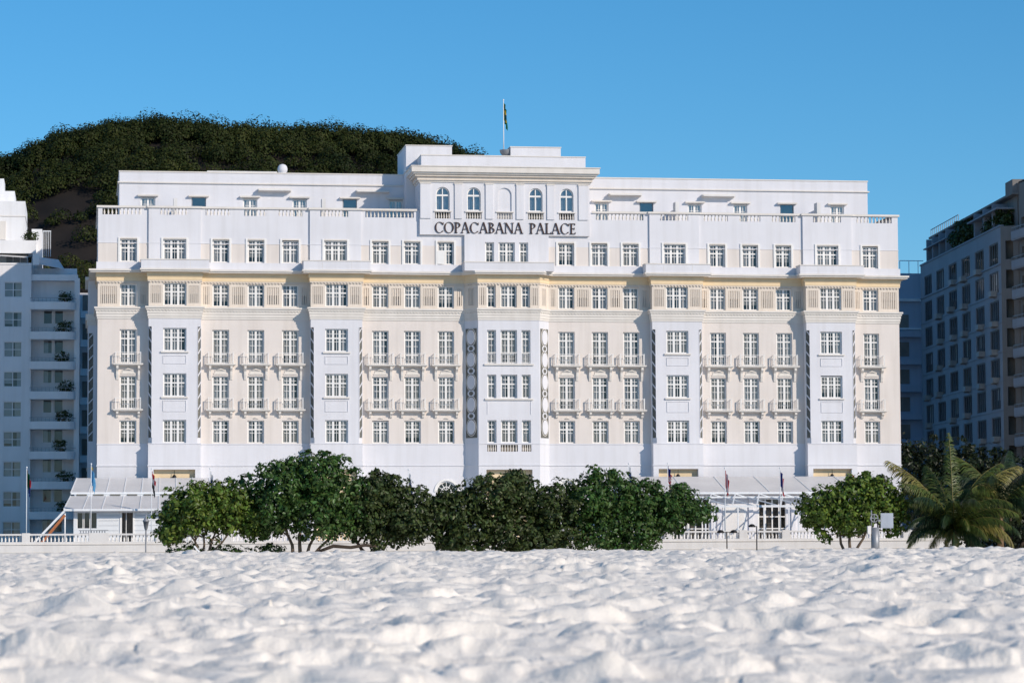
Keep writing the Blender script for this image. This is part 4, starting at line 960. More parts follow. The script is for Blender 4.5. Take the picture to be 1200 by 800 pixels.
broad_tree("sea_almond_tree", (-5.0, ty_, 1.2), [(-.8, 0, -7.5, 3.8, .16), (0, .2, -5.0, 4.0, .18), (.9, 0, -2.2, 3.9, .15)],
    [(-8.5, ty_, 4.5, 1.8, 2.2, 1.5), (-6.3, ty_, 5.3, 1.9, 2.3, 1.7), (-4.0, ty_+.3, 5.2, 1.9, 2.2, 1.6), (-1.7, ty_, 4.9, 1.8, 2.1, 1.5), (-9.2, ty_-.2, 2.7, 1.5, 1.5, 1.2), (-7.8, ty_-.4, 3.0, 2.2, 2.0, 1.6), (-4.6, ty_-.5, 2.9, 2.6, 2.1, 1.7), (-1.8, ty_-.3, 2.9, 2.2, 2.0, 1.7), (-5.2, ty_, 6.75, .75, .8, .45), (-4.2, ty_, 6.75, .6, .7, .5), (-7.2, ty_, 6.4, .6, .6, .4), (-9.5, ty_, 5.3, .6, .7, .5)],
    31000, .29, 4, "broad very dark tree with foliage down to the sand, below the middle bay", LEAFD, BARKD, .62)
broad_tree("sea_almond_tree", (3.2, ty_, 1.2), [(-.8, 0, 1.0, 3.8, .16), (.3, .2, 3.4, 4.0, .18), (1.0, 0, 6.4, 3.9, .14)],
    [(.4, ty_, 5.0, 1.6, 2.1, 1.6), (2.4, ty_, 5.4, 1.9, 2.2, 1.7), (4.6, ty_+.2, 5.0, 1.9, 2.1, 1.4), (6.8, ty_, 4.9, 1.5, 1.8, 1.2), (8.4, ty_, 4.4, 1.1, 1.4, .75), (1.2, ty_-.4, 2.9, 2.2, 2.1, 1.7), (4.0, ty_-.4, 2.9, 1.9, 1.9, 1.6), (6.2, ty_, 3.6, 1.3, 1.6, 1.0), (1.1, ty_, 6.8, .6, .7, .5), (2.3, ty_, 7.0, .55, .6, .55), (5.0, ty_, 6.3, .6, .6, .4), (7.2, ty_, 5.9, .5, .6, .4)],
    27000, .29, 5, "dark spreading tree whose right branches reach out before the pavilion roof", LEAFM, BARKD, .6)
broad_tree("sea_almond_tree", (19.3, ty_, 1.2), [(-.6, 0, 18.4, 3.6, .13), (.3, .3, 19.6, 3.9, .14), (.8, 0, 21.0, 3.4, .13)],
    [(17.8, ty_, 4.7, 1.7, 1.9, 1.5), (19.9, ty_+.2, 5.1, 1.9, 2.1, 1.65), (21.7, ty_, 5.3, 1.5, 1.7, 1.3), (17.0, ty_, 4.0, 1.1, 1.3, 1.0), (19.4, ty_-.5, 3.8, 1.8, 1.7, 1.1), (22.3, ty_, 4.4, 1.2, 1.4, 1.1), (20.9, ty_, 6.5, .7, .7, .5), (17.4, ty_, 2.6, .5, .5, .35), (22.6, ty_, 2.9, .5, .6, .5)],
    14500, .32, 6, "rounded green tree right of the pavilion, beside the grey signpost", LEAF)
broad_tree("leafy_tree", (35.5, 2, 0), [(0, 0, 35.5, 6, .25), (.5, 0, 38, 6, .2)],
    [(34.6, 2, 8.8, 2.4, 2.4, 2.4), (37.6, 2.5, 8.6, 2.8, 2.4, 2.6), (41, 3, 8.0, 2.6, 2.4, 2.6), (36, 1, 5.6, 3.6, 2.4, 2.8), (40.5, 1, 5.2, 3.2, 2.4, 2.8), (44.5, 3, 6.5, 3, 3, 3.5)],
    15000, .38, 8, "dark leafy tree at the hotel's right corner before the shaded flats", LEAFK, BARKD, .7)
broad_tree("leafy_tree", (33.5, -28, .02), [(0, 0, 33.5, 4, .2), (.5, 0, 35, 4, .2)],
    [(31.0, -27, 3.2, 2.2, 1.6, 2.4), (33.8, -28, 4.0, 2.8, 2, 3.2), (36.8, -28, 5.2, 2.6, 2, 3.4), (30.8, -27, 5.0, 1.6, 1.5, 1.8)],
    13000, .30, 18, "dark dense tree at the right edge behind the palms", LEAFK, BARKD, .7)
for x, w_, h_, s in ((-27.3, 1.3, .55, 31), (-24.4, 1.5, .5, 32), (-21.6, .8, .45, 33)):
    V, F = leaves([(x, -34, 1.75, w_, .7, h_)], 900, .2, s)
    b_ = link("low_shrub", np_mesh("low_shrub", V, F, [LEAFM]))
    tag(b_, {31: "low wide shrub on the sand beneath the leftmost tree's trunk", 32: "low shrub on the sand at the right foot of the leftmost tree", 33: "small low shrub on the sand before the tallest tree's trunks"}[s], "shrub", "low shrubs under the beach trees")
q = MB(); q.bar((-26.9, -36.3, 2.15), (-26.45, -36.3, 1.6), .12, STEEL); tag(q.build("leaning_plank"), "short white plank leaning in the sand under the leftmost tree", "plank")
q = MB(); q.tube([(-18.5, -36.2, 1.7), (-17.4, -36.2, 2.1), (-16.2, -36.2, 2.0), (-15.2, -36.2, 2.15), (-14.4, -36.2, 2.05)], [.10, .13, .12, .11, .09], BARKD, 7); tag(q.build("bent_branch"), "bent dark branch lying across the sand between the tallest and the olive tree", "branch")

# ------------------------------------------------------------------ palms
PALM = [leaf_mat("palm_frond_green", (.085, .115, .024), .35), leaf_mat("palm_frond_yellow", (.21, .19, .05), .3), leaf_mat("palm_frond_shade", (.025, .050, .018), .35)]  # darkest fronds have the right edge's shade mixed into their colour
PTR = mat("palm_trunk", (.19, .12, .07), .95, .3, 5, .5, 14)
def palm(base, hz, fr, label, seed, trunk_r=.2, col_=0):
    t = thing("coconut_palm", base, label, "palm tree", "coconut palms at the right edge of the beach"); rr = random.Random(seed); q = MB(); b = Vector(base)
    q.tube([b-Vector((0, 0, .4)), b+Vector((.05, 0, hz*.5)), b+Vector((0, 0, hz))], [trunk_r*1.3, trunk_r, trunk_r*.85], PTR, 9)
    for k in range(10):
        a = rr.uniform(0, 6.28); z = rr.uniform(.3, 1)*hz; q.tube([b+Vector((0, 0, z)), b+Vector((math.cos(a)*.3, math.sin(a)*.3, z+.5))], [.07, .03], PTR, 5)
    q.build("trunk", t); H = b+Vector((0, 0, hz))
    for (az, el, ln, droop, ci) in fr:
        m = MB(); fr_el = el; az, el = R(az), R(el); hd = Vector((math.cos(az), math.sin(az), 0)); n = 34; pts = []
        for k in range(n+1):
            s = k/n; e = el-droop*s**1.5; 
            if k == 0: p = H.copy()
            else: p = pts[-1]+(hd*math.cos(e)+Vector((0, 0, math.sin(e))))*(ln/n)
            pts.append(p)
        mt = PALM[ci]; m.tube(pts, [.035*(1-.8*k/n)+.006 for k in range(n+1)], PALM[1] if ci != 2 else mt, 5, False)
        side = hd.cross(Vector((0, 0, 1))).normalized()
        for k in range(5, n*3):
            s = k/(3*n); i = min(n-1, int(s*n)); p = pts[i].lerp(pts[i+1], s*n-i); d = (pts[i+1]-pts[i]).normalized(); nn = side.cross(d).normalized()
            L = (.42 if fr_el > 75 else 1)*(.95*math.sin(math.pi*min(1, .12+s*.86))**.7+.12)*ln*.24
            for sg in (-1, 1):
                dr = (side*sg*(.62)+d*.85+nn*(rr.uniform(-.25, .2))-Vector((0, 0, rr.uniform(.2, 1.0)))).normalized()
                mid = p+dr*L*.5; e_ = mid+(dr-Vector((0, 0, rr.uniform(.5, 1.0)))).normalized()*L*.5; w_ = d*.028
                m.poly([p-w_, p+w_, mid+w_*1.1, mid-w_*1.1], mt); m.poly([mid-w_*1.1, mid+w_*1.1, e_], mt)
        m.build("frond", t)
def ring(n, el0, el1, ln, seed, cols):
    rr = random.Random(seed); return [(360*k/n+rr.uniform(-14, 14), rr.uniform(el0, el1), ln*rr.uniform(.85, 1.1), R(rr.uniform(65, 115)), rr.choice(cols)) for k in range(n)]
fr = [(172, 62, 6.4, .55, 1), (80, 84, 7.6, .30, 0), (110, 72, 6.6, .75, 0), (10, 74, 6.6, .9, 0), (-160, 68, 6.0, 1.2, 0), (-25, 45, 5.6, 1.5, 0), (-10, 25, 5.0, 1.6, 1), (20, 56, 7.4, .75, 1), (-30, 60, 5.0, 1.2, 0), (200, 40, 4.4, 1.6, 2), (185, 14, 3.9, 1.0, 0), (230, 10, 3.2, 1.5, 1), (-20, 30, 4.4, 1.7, 1), (-60, 22, 3.8, 1.5, 0), (-90, 48, 4.2, 1.8, 0), (-120, 50, 4.6, 1.7, 2), (60, 55, 5, 1.2, 2), (140, 52, 5.2, 1.3, 2), (0, 12, 3.8, 1.2, 0), (250, 60, 5, 1.5, 0), (-75, 64, 5.2, 1.3, 0), (210, 62, 5.3, 1.1, 2)]
rr0 = random.Random(19)
palm((26.7, -36, 1.2), 1.8, [(a+rr0.uniform(-9, 9), e, l*rr0.uniform(.85, 1.15), d_*rr0.uniform(.85, 1.5), c) for a, e, l, d_, c in fr]+ring(10, 0, 62, 4.6, 43, [0, 1, 2]), "coconut palm with a short brown trunk and arching yellow green fronds, right of the signpost", 3)
palm((30.6, -34.5, 1.2), 3.6, [(172, 55, 5.2, 1.3, 2), (150, 66, 5.4, .9, 0), (60, 70, 5.5, .9, 2)]+ring(13, 20, 65, 4.6, 21, [0, 2, 2]), "tall dark coconut palm rightmost, leaning fronds into the frame's edge", 5)
palm((29.2, -32.5, 1.0), 1.6, ring(14, 25, 70, 4.4, 22, [2, 2, 0]), "low dark coconut palm between the two taller palms", 7)

# ------------------------------------------------------------------ signpost seen from behind
t = thing("sign_post", (20.4, -38, 1.0), "grey signpost with a pale grey board seen from behind, right of the rounded tree", "sign")
q = MB(); q.tube([(20.4, -38, .9), (20.4, -38, 3.2)], .30, GREYST, 12); q.tube([(20.15, -38, 3.2), (20.15, -38, 4.4)], .05, GREYST, 6); q.tube([(20.6, -38, 3.2), (20.6, -38, 4.2)], .05, BLK, 6); q.build("post", t)
q = MB()
pts = [(20.32+.27*math.cos(2*math.pi*k/24), -38.1, 3.85+.27*math.sin(2*math.pi*k/24)) for k in range(25)]; q.tube(pts, .035, GREYST, 6, False)
q.bar((20.05, -38.1, 3.85), (20.6, -38.1, 3.85), .05, GREYST); q.bar((20.32, -38.1, 3.58), (20.32, -38.1, 4.12), .05, GREYST); q.build("round_bracket", t)
q = MB(); q.box(20.85, 21.75, -37.9, -37.84, 3.15, 4.2, mat('board_back_shade_grey', (.36, .40, .46), .6, .08, 2)); q.box(20.6, 20.9, -37.92, -37.86, 3.6, 3.75, GREYST); q.build("board", t)  # grey-blue of the board has its shade painted in
q = MB(); q.box(19.85, 20.1, -38.1, -37.9, 2.75, 3.3, CONC); q.build("meter_box", t)
# ------------------------------------------------------------------ balconied flats on the left, set back behind the hotel's front
FLW = mat("flats_plaster", (.80, .78, .78), .9, .05, .4, .15, 12, streak=.3); FLT = mat("flats_white_plaster", (.84, .83, .83), .9, .05, .4, .15, 12, streak=.25)
ft = thing("apartment_block", (-40, 20, 0), "pale apartment block in shade with rounded balconies, left of the hotel", "apartments")
q = MB(); Y0 = 15; FH = 2.55
hw_ = []
for k in range(9): hw_.append((60-41.13, 60-39.6, 23.4-k*FH, 24.72-k*FH))
wall(q, (-60, Y0), (-38.85, Y0), [(0, 26.2, FLW)], hw_, .15)
wall(q, (-38.85, Y0), (-38.85, Y0+1.4), [(0, 25, FLW)]); wall(q, (-38.85, Y0+1.4), (-35.2, Y0+1.4), [(0, 25, FLW)], [(1.0+e, 1.8+e, .9+j*FH, 2.6+j*FH) for j in range(9) for e in (0, .95)], .12)
q.poly([(-38.8, Y0+1.9, 0), (-35.2, Y0+1.9, 0), (-35.2, Y0+1.9, 25), (-38.8, Y0+1.9, 25)], DARK); q.poly([(-60, Y0+.9, 0), (-39.2, Y0+.9, 0), (-39.2, Y0+.9, 26), (-60, Y0+.9, 26)], DARK)
q.box(-35.2, -34.75, Y0+.05, Y0+12, 0, 25.1, FLT); q.box(-60, -38.83, Y0-.06, Y0+.1, 26.2, 26.35, FLT)
q.box(-38.9, -34.9, Y0+.2, Y0+12, 24.9, 25.4, FLT)
q.box(-60, -35, Y0+2, Y0+14, 0, 26.1, FLW)
q.build("wall", ft)
def round_slab(mb, x0, x1, y1, yb, z0, z1, m, r=.9):
    pts = [(x0, yb), (x0, y1)]+[(x1-r+r*math.sin(R(a)), y1+r-r*math.cos(R(a))) for a in range(0, 91, 15)]+[(x1, yb)]
    A = [(a, b, z0) for a, b in pts]; B = [(a, b, z1) for a, b in pts]; mb.poly(A[::-1], m); mb.poly(B, m)
    for i in range(len(pts)):
        j = (i+1) % len(pts); mb.poly([A[i], A[j], B[j], B[i]], m)
    return pts
for k in range(9):
    z1 = 23.0-k*FH; b = MB(); pts = round_slab(b, -38.95, -35.05, Y0-.75, Y0+1.3, z1-.65, z1, FLT); bo = b.build("balcony", ft)
    r = MB()
    for (a, c), (d, e) in zip(pts[1:-1], pts[2:]): r.bar((a, c, z1+.32), (d, e, z1+.32), .04, GREYST)
    for i in range(10): r.box(-38.9+i*.33, -38.88+i*.33, Y0-.75, Y0-.73, z1, z1+.32, GREYST)
    r.build("railing", bo)
    f = MB(); x0 = -37.85
    for e in (0, .95):
        f.box(x0+e, x0+e+.07, Y0+1.45, Y0+1.5, .9+k*FH, 2.6+k*FH, FRAME); f.box(x0+e+.73, x0+e+.8, Y0+1.45, Y0+1.5, .9+k*FH, 2.6+k*FH, FRAME); f.box(x0+e+.07, x0+e+.73, Y0+1.45, Y0+1.5, 2.52+k*FH, 2.6+k*FH, FRAME)
    fo = f.build("balcony_door", ft); g = MB(); g.poly([(x0, Y0+1.48, .9+k*FH), (x0+1.75, Y0+1.48, .9+k*FH), (x0+1.75, Y0+1.48, 2.6+k*FH), (x0, Y0+1.48, 2.6+k*FH)], GLASS); g.build("pane", fo)
    if k % 3 != 2:
        c = MB(); c.box(x0+.1, x0+.45, Y0+1.6, Y0+1.63, .9+k*FH, 2.55+k*FH, CURT[2]); c.build("curtain", fo)
    f = MB(); zz = 23.4-k*FH
    for a, b2, c0, c1 in ((-41.13, -41.06, 0, 1.32), (-39.67, -39.6, 0, 1.32), (-41.06, -39.67, 0, .07), (-41.06, -39.67, 1.25, 1.32), (-40.4, -40.33, .07, 1.25), (-41.06, -39.67, .62, .68)): f.box(a, b2, Y0+.08-(.003 if b2-a > 1 else 0), Y0+.14, zz+c0, zz+c1, FLW)
    fo = f.build("window", ft); g = MB(); g.poly([(-41.1, Y0+.12, zz), (-39.6, Y0+.12, zz), (-39.6, Y0+.12, zz+1.32), (-41.1, Y0+.12, zz+1.32)], GLASS); g.build("pane", fo)
    c = MB(); c.box(-41.05, -40.4, Y0+.3, Y0+.33, zz+(.3 if k % 2 else .0), zz+1.3, CURT[2]); c.box(-40.2+(.2*(k % 2)), -39.65, Y0+.3, Y0+.33, zz+.05, zz+1.3, CURT[1+k % 2]); c.build("curtain", fo)
# rear column of smaller balconies
rb = MB(); rb.box(-34.75, -33.0, Y0+9, Y0+20, 0, 24.6, FLW); rb.build("rear_wall", ft)
for k in range(9):
    z1 = 22.9-k*FH; b = MB(); round_slab(b, -34.7, -33.25, Y0+7.6, Y0+9, z1-.6, z1, FLT, .7); bo = b.build("balcony", ft)
    b = MB(); b.box(-34.5, -33.6, Y0+8.9, Y0+8.99, z1+.1, z1+1.5, DARK); b.build("dark_window", ft)
# stepped top with terraces
tp = MB(); tp.box(-60, -38.5, Y0+.05, Y0+6, 27.2, 28.3, FLT); tp.box(-38.75, -38.2, Y0+.1, Y0+.6, 26.2, 27.2, FLT); tp.box(-60, -39.2, Y0+1.6, Y0+10, 26.1, 27.2, FLW)
tp.box(-60, -39.45, Y0+2.5, Y0+12, 28.3, 31.95, FLT); tp.box(-60, -39.4, Y0+2.45, Y0+12, 30.6, 30.68, TRIM)
tp.box(-60, -40.4, Y0+4, Y0+10, 31.95, 33.0, FLT); tp.box(-60, -41.35, Y0+5, Y0+9, 33.0, 34.2, FLT); tp.box(-38.9, -38.0, Y0+3, Y0+9, 26.1, 29.6, FLT)
tp.box(-42, -41.1, Y0+2.4, Y0+2.51, 28.6, 30.2, TRIM); tp.build("stepped_top", ft)
for k in range(3):
    b = MB(); b.box(-41.0+k*.62, -40.5+k*.62, Y0+1.54, Y0+1.6, 26.3, 27.1, GREYST); b.build("terrace_window", ft)
b = MB(); b.hexa([(-42.5, Y0-.5, 26.95), (-39.2, Y0-.5, 26.75), (-39.0, Y0+1.6, 27.15), (-42.5, Y0+1.6, 27.18), (-42.5, Y0-.5, 26.99), (-39.2, Y0-.5, 26.79), (-39.0, Y0+1.6, 27.19), (-42.5, Y0+1.6, 27.22)], ROOFG); b.build("awning", ft)
b = MB(); b.hexa([(-38.2, Y0+.5, 26.3), (-36.1, Y0+.5, 25.9), (-36.6, Y0+4, 27.0), (-38.2, Y0+4, 27.2), (-38.2, Y0+.5, 26.36), (-36.1, Y0+.5, 25.96), (-36.6, Y0+4, 27.06), (-38.2, Y0+4, 27.26)], ROOFG); b.build("awning", ft)
b = MB()
for k in range(5): b.box(-37.95+k*.16, -37.91+k*.16, Y0+4, Y0+4.04, 27.3, 29.5, STEEL)
b.box(-37.95, -37.25, Y0+3.99, Y0+4.05, 29.5, 29.58, STEEL); b.build("lattice", ft)
# plants on the balconies
def potted(x, y, z, r, s, label, lm=None, hgt=None):
    t = thing("potted_plant", (x, y, z), label, "plant", "plants on the flats' balconies")
    p = MB(); p.lathe([(.0, 0), (.13, 0), (.17, .24), (.0, .24)], PTR, (x, y, z), 8); p.build("pot", t)
    V, F = leaves([(x, y, z+.45, r, r*.8, hgt or r*.8)], 420, .19, s); link("foliage", np_mesh("foliage", V, F, [lm or LEAFD]), t)
for k in range(8):
    s = ("topmost", "second highest", "third highest", "fourth highest", "fourth lowest", "third lowest", "second lowest", "lowest")[k]
    potted(-35.95-(.15*(k % 3)), Y0+.0, 22.99-k*FH, .55+.08*(k % 2), 60+k, "bushy potted plant on the %s rounded balcony of the left flats" % s)
potted(-38.9, Y0+1.2, 28.3, .55, 70, "bushy plant on the upper roof terrace of the left flats")

for o_ in list(bpy.data.objects):                     # the flats stand two metres further back than drawn above
    r_ = o_
    while r_.parent: r_ = r_.parent
    if o_.type == 'MESH' and (r_ == ft or (r_.get('category') == 'plant')):
        n_ = len(o_.data.vertices); a_ = np.empty(n_*3, dtype=np.float32); o_.data.vertices.foreach_get('co', a_); a_ = a_.reshape(-1, 3)
        a_[:, 0] = -34.5+(a_[:, 0]+34.5)*1.0085; a_[:, 1] += 2; a_[:, 2] = 2+(a_[:, 2]-2)*1.0085; o_.data.vertices.foreach_set('co', a_.ravel()); o_.data.update()

# ------------------------------------------------------------------ flats on the right, in the shade of their taller neighbour
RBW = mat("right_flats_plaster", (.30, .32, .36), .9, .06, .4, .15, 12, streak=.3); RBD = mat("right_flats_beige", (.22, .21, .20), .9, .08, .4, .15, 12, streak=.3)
rf = thing("apartment_block", (50, 40, 0), "dark shaded apartment block with rows of windows and air conditioners, right of the hotel", "apartments")
A0 = Vector((48.78, 20, 0)); B0 = Vector((52.4, 58, 0)); dW = (A0-B0).normalized(); LW = (A0-B0).length; nW = Vector((dW.y, -dW.x, 0))
q = MB(); hl = []; cols_ = []
for i in range(6):
    c = 3.9+i*(LW-7.0)/5; cols_.append(c)
    for k in range(11): hl.append((c-1.95, c+1.95, 27.75-k*2.68, 29.75-k*2.68))
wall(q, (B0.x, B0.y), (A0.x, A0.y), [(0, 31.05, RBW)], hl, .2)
def WP(u, h, z): v = B0+dW*u+nW*h; return (v.x, v.y, z)
def wbox(m, u0, u1, h0, h1, z0, z1, mt): m.hexa([WP(u0, h1, z0), WP(u1, h1, z0), WP(u1, h0, z0), WP(u0, h0, z0), WP(u0, h1, z1), WP(u1, h1, z1), WP(u1, h0, z1), WP(u0, h0, z1)], mt)
wbox(q, 0, LW, 0, .12, 27.55, 27.68, RBW); wbox(q, 0, LW, -.3, .1, 31.05, 31.2, RBW)
for k in range(10): wbox(q, 0, LW, 0, .06, 27.25-(k+1)*2.68+.3, 27.33-(k+1)*2.68+.3, RBW)
q.poly([WP(0, -1.2, 0), WP(LW, -1.2, 0), WP(LW, -1.2, 31), WP(0, -1.2, 31)], DARK)
A1 = A0+Vector((1.3, -1.1, 0)); A2 = A0+Vector((3.2, -1.6, 0))
cl = [(.45, 1.2, 28.0-k*2.68, 29.7-k*2.68) for k in range(11)]
wall(q, (A0.x, A0.y), (A1.x, A1.y), [(0, 31.05, RBD)], cl, .3); wall(q, (A1.x, A1.y), (A2.x, A2.y), [(0, 31.05, RBD)], [(.4, 1.5, 27.8-k*2.68, 29.6-k*2.68) for k in range(11)], .3)
q.poly([(A0.x+.6, A0.y+.6, 0), (A2.x, A2.y+.9, 0), (A2.x, A2.y+.9, 31), (A0.x+.6, A0.y+.6, 31)], DARK)
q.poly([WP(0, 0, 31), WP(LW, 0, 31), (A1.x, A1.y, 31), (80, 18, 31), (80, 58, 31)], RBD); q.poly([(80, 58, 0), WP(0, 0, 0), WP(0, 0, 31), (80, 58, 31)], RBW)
q.build("wall", rf)
rr = random.Random(5)
WF = {}
gfr = mat("grey_window_frame", (.16, .17, .18), .5, .1, 2)
for c in cols_:
    for k in range(11):
        zz = 27.75-k*2.68
        if zz < 1: continue
        f = MB()
        for u in (-1.95, -1.0, -.05, .9, 1.85): wbox(f, c+u, c+u+.1, -.17, -.09, zz, zz+2.0, gfr)
        wbox(f, c-1.85, c+1.85, -.167, -.093, zz+1.9, zz+2.0, gfr); wbox(f, c-1.85, c+1.85, -.167, -.093, zz, zz+.08, gfr)
        fo = f.build("window", rf); g = MB(); g.poly([WP(c-1.95, -.13, zz), WP(c+1.95, -.13, zz), WP(c+1.95, -.13, zz+2), WP(c-1.95, -.13, zz+2)], GLASS); g.build("pane", fo)
        if rr.random() < .5:
            b = MB(); u = rr.choice((-1.85, -.9, .05)); wbox(b, c+u, c+u+rr.choice((.85, 1.8)), -.4, -.37, zz+rr.choice((.1, .5, .9)), zz+1.95, CURT[rr.randrange(3)]); b.build("curtain", fo)
        if k > 0 and rr.random() < .85 or (k == 0 and rr.random() < .5):
            b = MB(); u = rr.uniform(-1.2, .6); z = zz-.42+rr.uniform(-.05, .3); wbox(b, c+u, c+u+1.3, -.1, .55, z, z+.5, mat_ac := globals().get('ACM') or mat("air_conditioner_metal", (.36, .34, .31), .6, .15, 3)); globals()['ACM'] = mat_ac
            wbox(b, c+u+.1, c+u+1.2, .55, .57, z+.08, z+.42, GREYST); wbox(b, c+u+.2, c+u+.28, -.1, .5, z-.12, z, GREYST); b.build("air_conditioner", rf)
# set-back attic with awnings, railings and plants
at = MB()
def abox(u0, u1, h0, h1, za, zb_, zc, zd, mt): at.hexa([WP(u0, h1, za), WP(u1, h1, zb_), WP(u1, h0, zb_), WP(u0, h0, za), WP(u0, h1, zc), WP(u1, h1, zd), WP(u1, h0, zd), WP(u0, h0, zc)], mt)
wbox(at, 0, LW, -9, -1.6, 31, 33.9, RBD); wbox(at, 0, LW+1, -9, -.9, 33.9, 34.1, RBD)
abox(1.5, 13, -1.7, .0, 32.6, 32.6, 32.7, 32.7, RBW); abox(24, 37, -1.7, .1, 32.8, 32.8, 32.95, 32.95, RBW)
for u in (2.5, 5.5, 9, 12.5, 26, 30, 34): wbox(at, u, u+1.8, -1.62, -1.56, 31.2, 32.9, DARK); wbox(at, u-.3, u, -1.65, -.2, 31.1, 33.6, RBW)
for i in range(15): wbox(at, 1+i*1.0, 1.06+i*1.0, -.98, -.93, 34.1, 34.75, GREYST)
wbox(at, 1, 15, -.99, -.92, 34.75, 34.81, GREYST); wbox(at, .2, 16, -6, -2.2, 34.1, 34.7, RBD); wbox(at, 36, 39, -6, -1.0, 34.1, 35.3, RBD)
at.build("attic", rf)
for i, (u, w_, h_, z) in enumerate(((17.5, 2.2, 1.5, 32.5), (15.2, 1.2, 1.0, 32.0), (20, 1.6, 1.2, 32.4), (31, 1.6, .8, 31.8), (36, 1.5, .9, 32.0))):
    p = WP(u, -.9, z); V, F = leaves([(*p, .8, w_, h_)], 900, .34, 80+i)
    o_ = link("roof_garden_plant", np_mesh("roof_garden_plant", V, F, [LEAFD])); tag(o_, "dark leafy plant on the right flats' roof terrace, " + ("largest and tallest" , "left of the largest one", "just right of the largest one", "above the fifth window column", "nearest the frame's right edge")[i], "plant", "plants on the right flats' roof terrace")
# taller neighbour at the frame's right edge
tb_ = thing("apartment_tower", (62, 8, 0), "tall apartment tower cut by the right edge, stacked balconies with curved white fronts", "apartments")
q = MB(); hl = [(.6, 3.2, .3+k*2.68, 2.2+k*2.68) for k in range(13)]
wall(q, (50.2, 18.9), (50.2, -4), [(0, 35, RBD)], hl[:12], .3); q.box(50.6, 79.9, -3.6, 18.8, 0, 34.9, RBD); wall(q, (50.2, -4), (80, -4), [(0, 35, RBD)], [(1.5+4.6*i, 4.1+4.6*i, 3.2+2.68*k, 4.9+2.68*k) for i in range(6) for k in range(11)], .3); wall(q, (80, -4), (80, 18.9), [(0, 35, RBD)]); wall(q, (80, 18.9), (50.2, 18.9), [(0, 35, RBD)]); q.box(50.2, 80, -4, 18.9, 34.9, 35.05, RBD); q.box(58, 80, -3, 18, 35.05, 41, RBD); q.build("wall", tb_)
for k in range(12):
    z = .2+k*2.68; b = MB(); b.box(49.35, 50.19, 9, 18.6, z-.12, z, RBW); b.box(49.3, 49.42, 9, 18.6, z, z+.72, RBW); b.box(49.42, 50.19, 18.48, 18.6, z, z+.72, RBW); bo = b.build("balcony", tb_)
    r = MB(); r.box(49.33, 49.38, 9, 18.6, z+1.0, z+1.05, GREYST)
    for i in range(9): r.box(49.34, 49.37, 9.1+i*1.18, 9.13+i*1.18, z+.72, z+1.0, GREYST)
    r.build("railing", bo)
    if k > 0:
        for i in range(6): g = MB(); g.poly([(51.7+4.6*i, -3.75, .52+2.68*k), (54.3+4.6*i, -3.75, .52+2.68*k), (54.3+4.6*i, -3.75, 2.22+2.68*k), (51.7+4.6*i, -3.75, 2.22+2.68*k)], GLASSB); g.build("window", tb_)
    g = MB(); g.box(50.42, 50.46, 15.75, 18.25, .3+k*2.68, 2.2+k*2.68, DARK); g.build("dark_window", tb_)
# lower block far behind, between the hotel and the right flats
lb = thing("apartment_block", (48, 66, 0), "bluish distant flats seen in the gap right of the hotel", "apartments")
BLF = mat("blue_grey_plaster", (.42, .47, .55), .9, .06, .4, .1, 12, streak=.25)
q = MB(); q.box(40, 53.6, 61, 74, 0, 30.6, BLF); q.box(39.6, 53.6, 60.6, 74, 27.6, 27.9, FLW); q.box(39.6, 53.6, 60.7, 74, 24.6, 24.8, FLW)
for i_ in range(14): q.box(40+i_, 40.06+i_, 61, 61.06, 30.6, 31.9, STEEL)
q.box(40, 53.6, 61, 61.07, 31.9, 31.98, STEEL); q.build("wall", lb)
for k in range(9):
    z = 1.5+k*2.9
    for x in (47.4, 50.4):
        b = MB(); b.box(x, x+1.5, 60.95, 61.02, z, z+1.5, DARK); b.build("window", lb)
    b = MB(); b.box(49.5, 53, 60.1, 61, z-.9, z-.25, BLF); b.build("balcony", lb)

# ------------------------------------------------------------------ wooded hill behind
ROCK = mat("hill_rock", (.009, .007, .006), 1.0, .4, .12, 1.0, .35, streak=.0, c2=(.022, .016, .0125))
_mp = ROCK.node_tree.nodes.new("ShaderNodeMapping"); _mp.inputs["Scale"].default_value = (1.0, .5, .16)
_tc = [n_ for n_ in ROCK.node_tree.nodes if n_.type == 'TEX_COORD'][0]; ROCK.node_tree.links.new(_tc.outputs["Object"], _mp.inputs[0])
for n_ in ROCK.node_tree.nodes:
    if n_.type == 'TEX_NOISE': ROCK.node_tree.links.new(_mp.outputs[0], n_.inputs["Vector"])
PX = np.array([-400, -260, -170, -115, -60.5, -52, -39, -23, -10.5, 4.5, 29.5, 49, 63, 77, 85, 94, 112, 135, 180, 260, 400.])
PZ = np.array([20, 56, 91, 111, 122.5, 126, 132, 134.8, 135.2, 134.4, 134, 134, 133.4, 131, 129, 124, 112, 96, 62, 20, 5.])
def hill_z(x, y):
    s = np.clip((y-470)/230, 0, 1); s = np.where(y > 700, 1-np.clip((y-700)/500, 0, 1)**1.6, s**.72)
    xs = x-(y-700)*.0
    z = np.interp(xs, PX, PZ)*s
    gul = fbm(x*.018, y*.008, 3, 5)-.45
    z = z+22*gul*np.clip(s*(1.02-s)*4, 0, 1)
    return z
gx, gy = np.meshgrid(np.linspace(-420, 400, 200), np.linspace(465, 1150, 150)); Z = hill_z(gx, gy)-.5
n = gx.shape[1]; i = np.arange(gx.shape[0]-1)[:, None]*n+np.arange(n-1)[None, :]
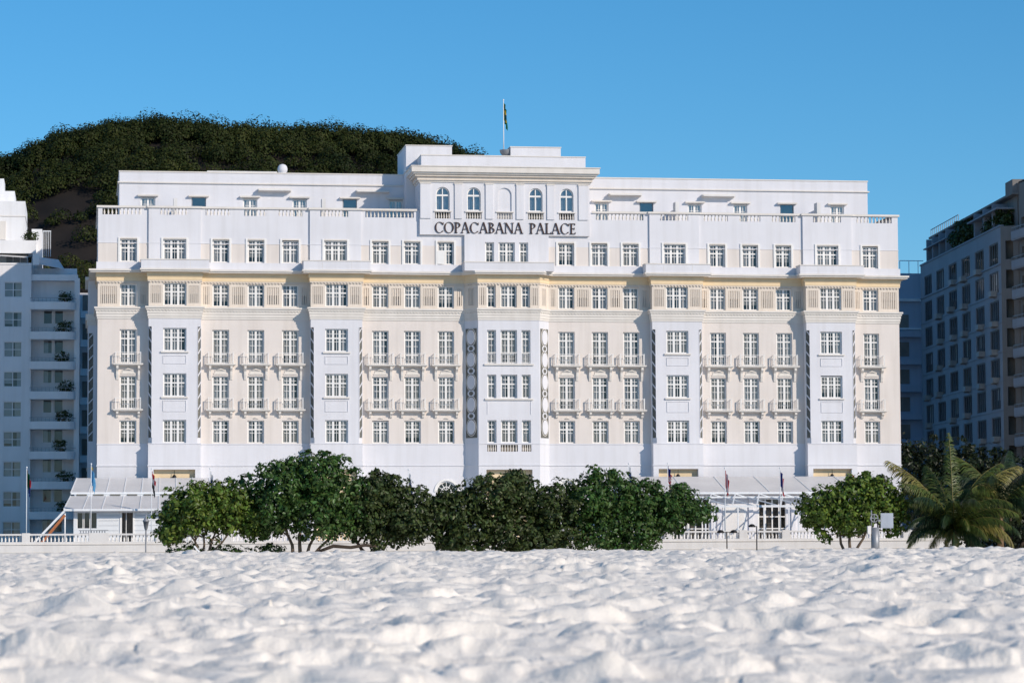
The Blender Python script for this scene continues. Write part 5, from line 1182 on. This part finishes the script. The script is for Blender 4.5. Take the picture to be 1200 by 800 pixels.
o = link("hill", np_mesh("hill", np.stack([gx, gy, Z], -1).reshape(-1, 3), np.stack([i, i+1, i+n+1, i+n], -1).reshape(-1, 4), [ROCK], smooth=True)); o['kind'] = 'structure'
FOR = mat("forest_leaf", (.016, .028, .006), .6, .35, .05, spec=.12, translucent=.1, island=.35, c2=(.044, .054, .013))
g = np.random.default_rng(77); Vs, Fs = [], []; base = 0; nt_ = 0
N = 4000; cx = g.uniform(-190, 170, N); cy = 475+255*g.random(N)**.62; ridge = g.random(N) < .16; cy[ridge] = g.uniform(690, 712, ridge.sum())
cz = hill_z(cx, cy)
# bare rock face seen above the gap between the two buildings
bare = (fbm(cx*.03, cy*.03, 3, 33) > .70) & (cy < 660)
cliff = (np.abs(cx-(-38)-(cy-640)*.02) < 19+10*(fbm(cx*.05, cy*.05, 2, 8)-.5)) & (cz < 112-0.5*np.abs(cx+38)) & (g.random(N) < .80)
keep = ~cliff
cx, cy, cz = cx[keep], cy[keep], cz[keep]
for x, y, z in zip(cx, cy, cz):
    r = g.uniform(2.4, 4.8)*(1.25 if g.random() < .1 else 1); h = r*g.uniform(.75, 1.25); m = int(74*r)
    d = g.normal(size=(m, 3)); d[:, 2] = np.abs(d[:, 2])*.9-.15; d /= np.linalg.norm(d, axis=1)[:, None]; lump = 1+.14*np.sin(d[:, 0]*4+x)*np.cos(d[:, 1]*4+y)
    C = np.array([x, y, z+h*.35])+d*np.array([r, r, h])*(lump*(1-.3*g.random(m)**2))[:, None]
    nn = d+g.normal(size=(m, 3))*.28; nn /= np.linalg.norm(nn, axis=1)[:, None]; a = np.cross(nn, g.normal(size=(m, 3))); a /= np.linalg.norm(a, axis=1)[:, None]; b = np.cross(nn, a); s = (g.uniform(.20, .50, m))[:, None]
    Vs.append(np.stack([C-a*s, C+b*s*.7, C+a*s, C-b*s*.7], 1).reshape(-1, 3)); Fs.append(np.arange(m)[:, None]*4+np.arange(4)[None, :]+base); base += m*4
o = link("forest", np_mesh("forest", np.concatenate(Vs), np.concatenate(Fs), [FOR])); o['kind'] = 'stuff'
tag(o, "dark green forest covering the steep hill behind the hotel", "forest")
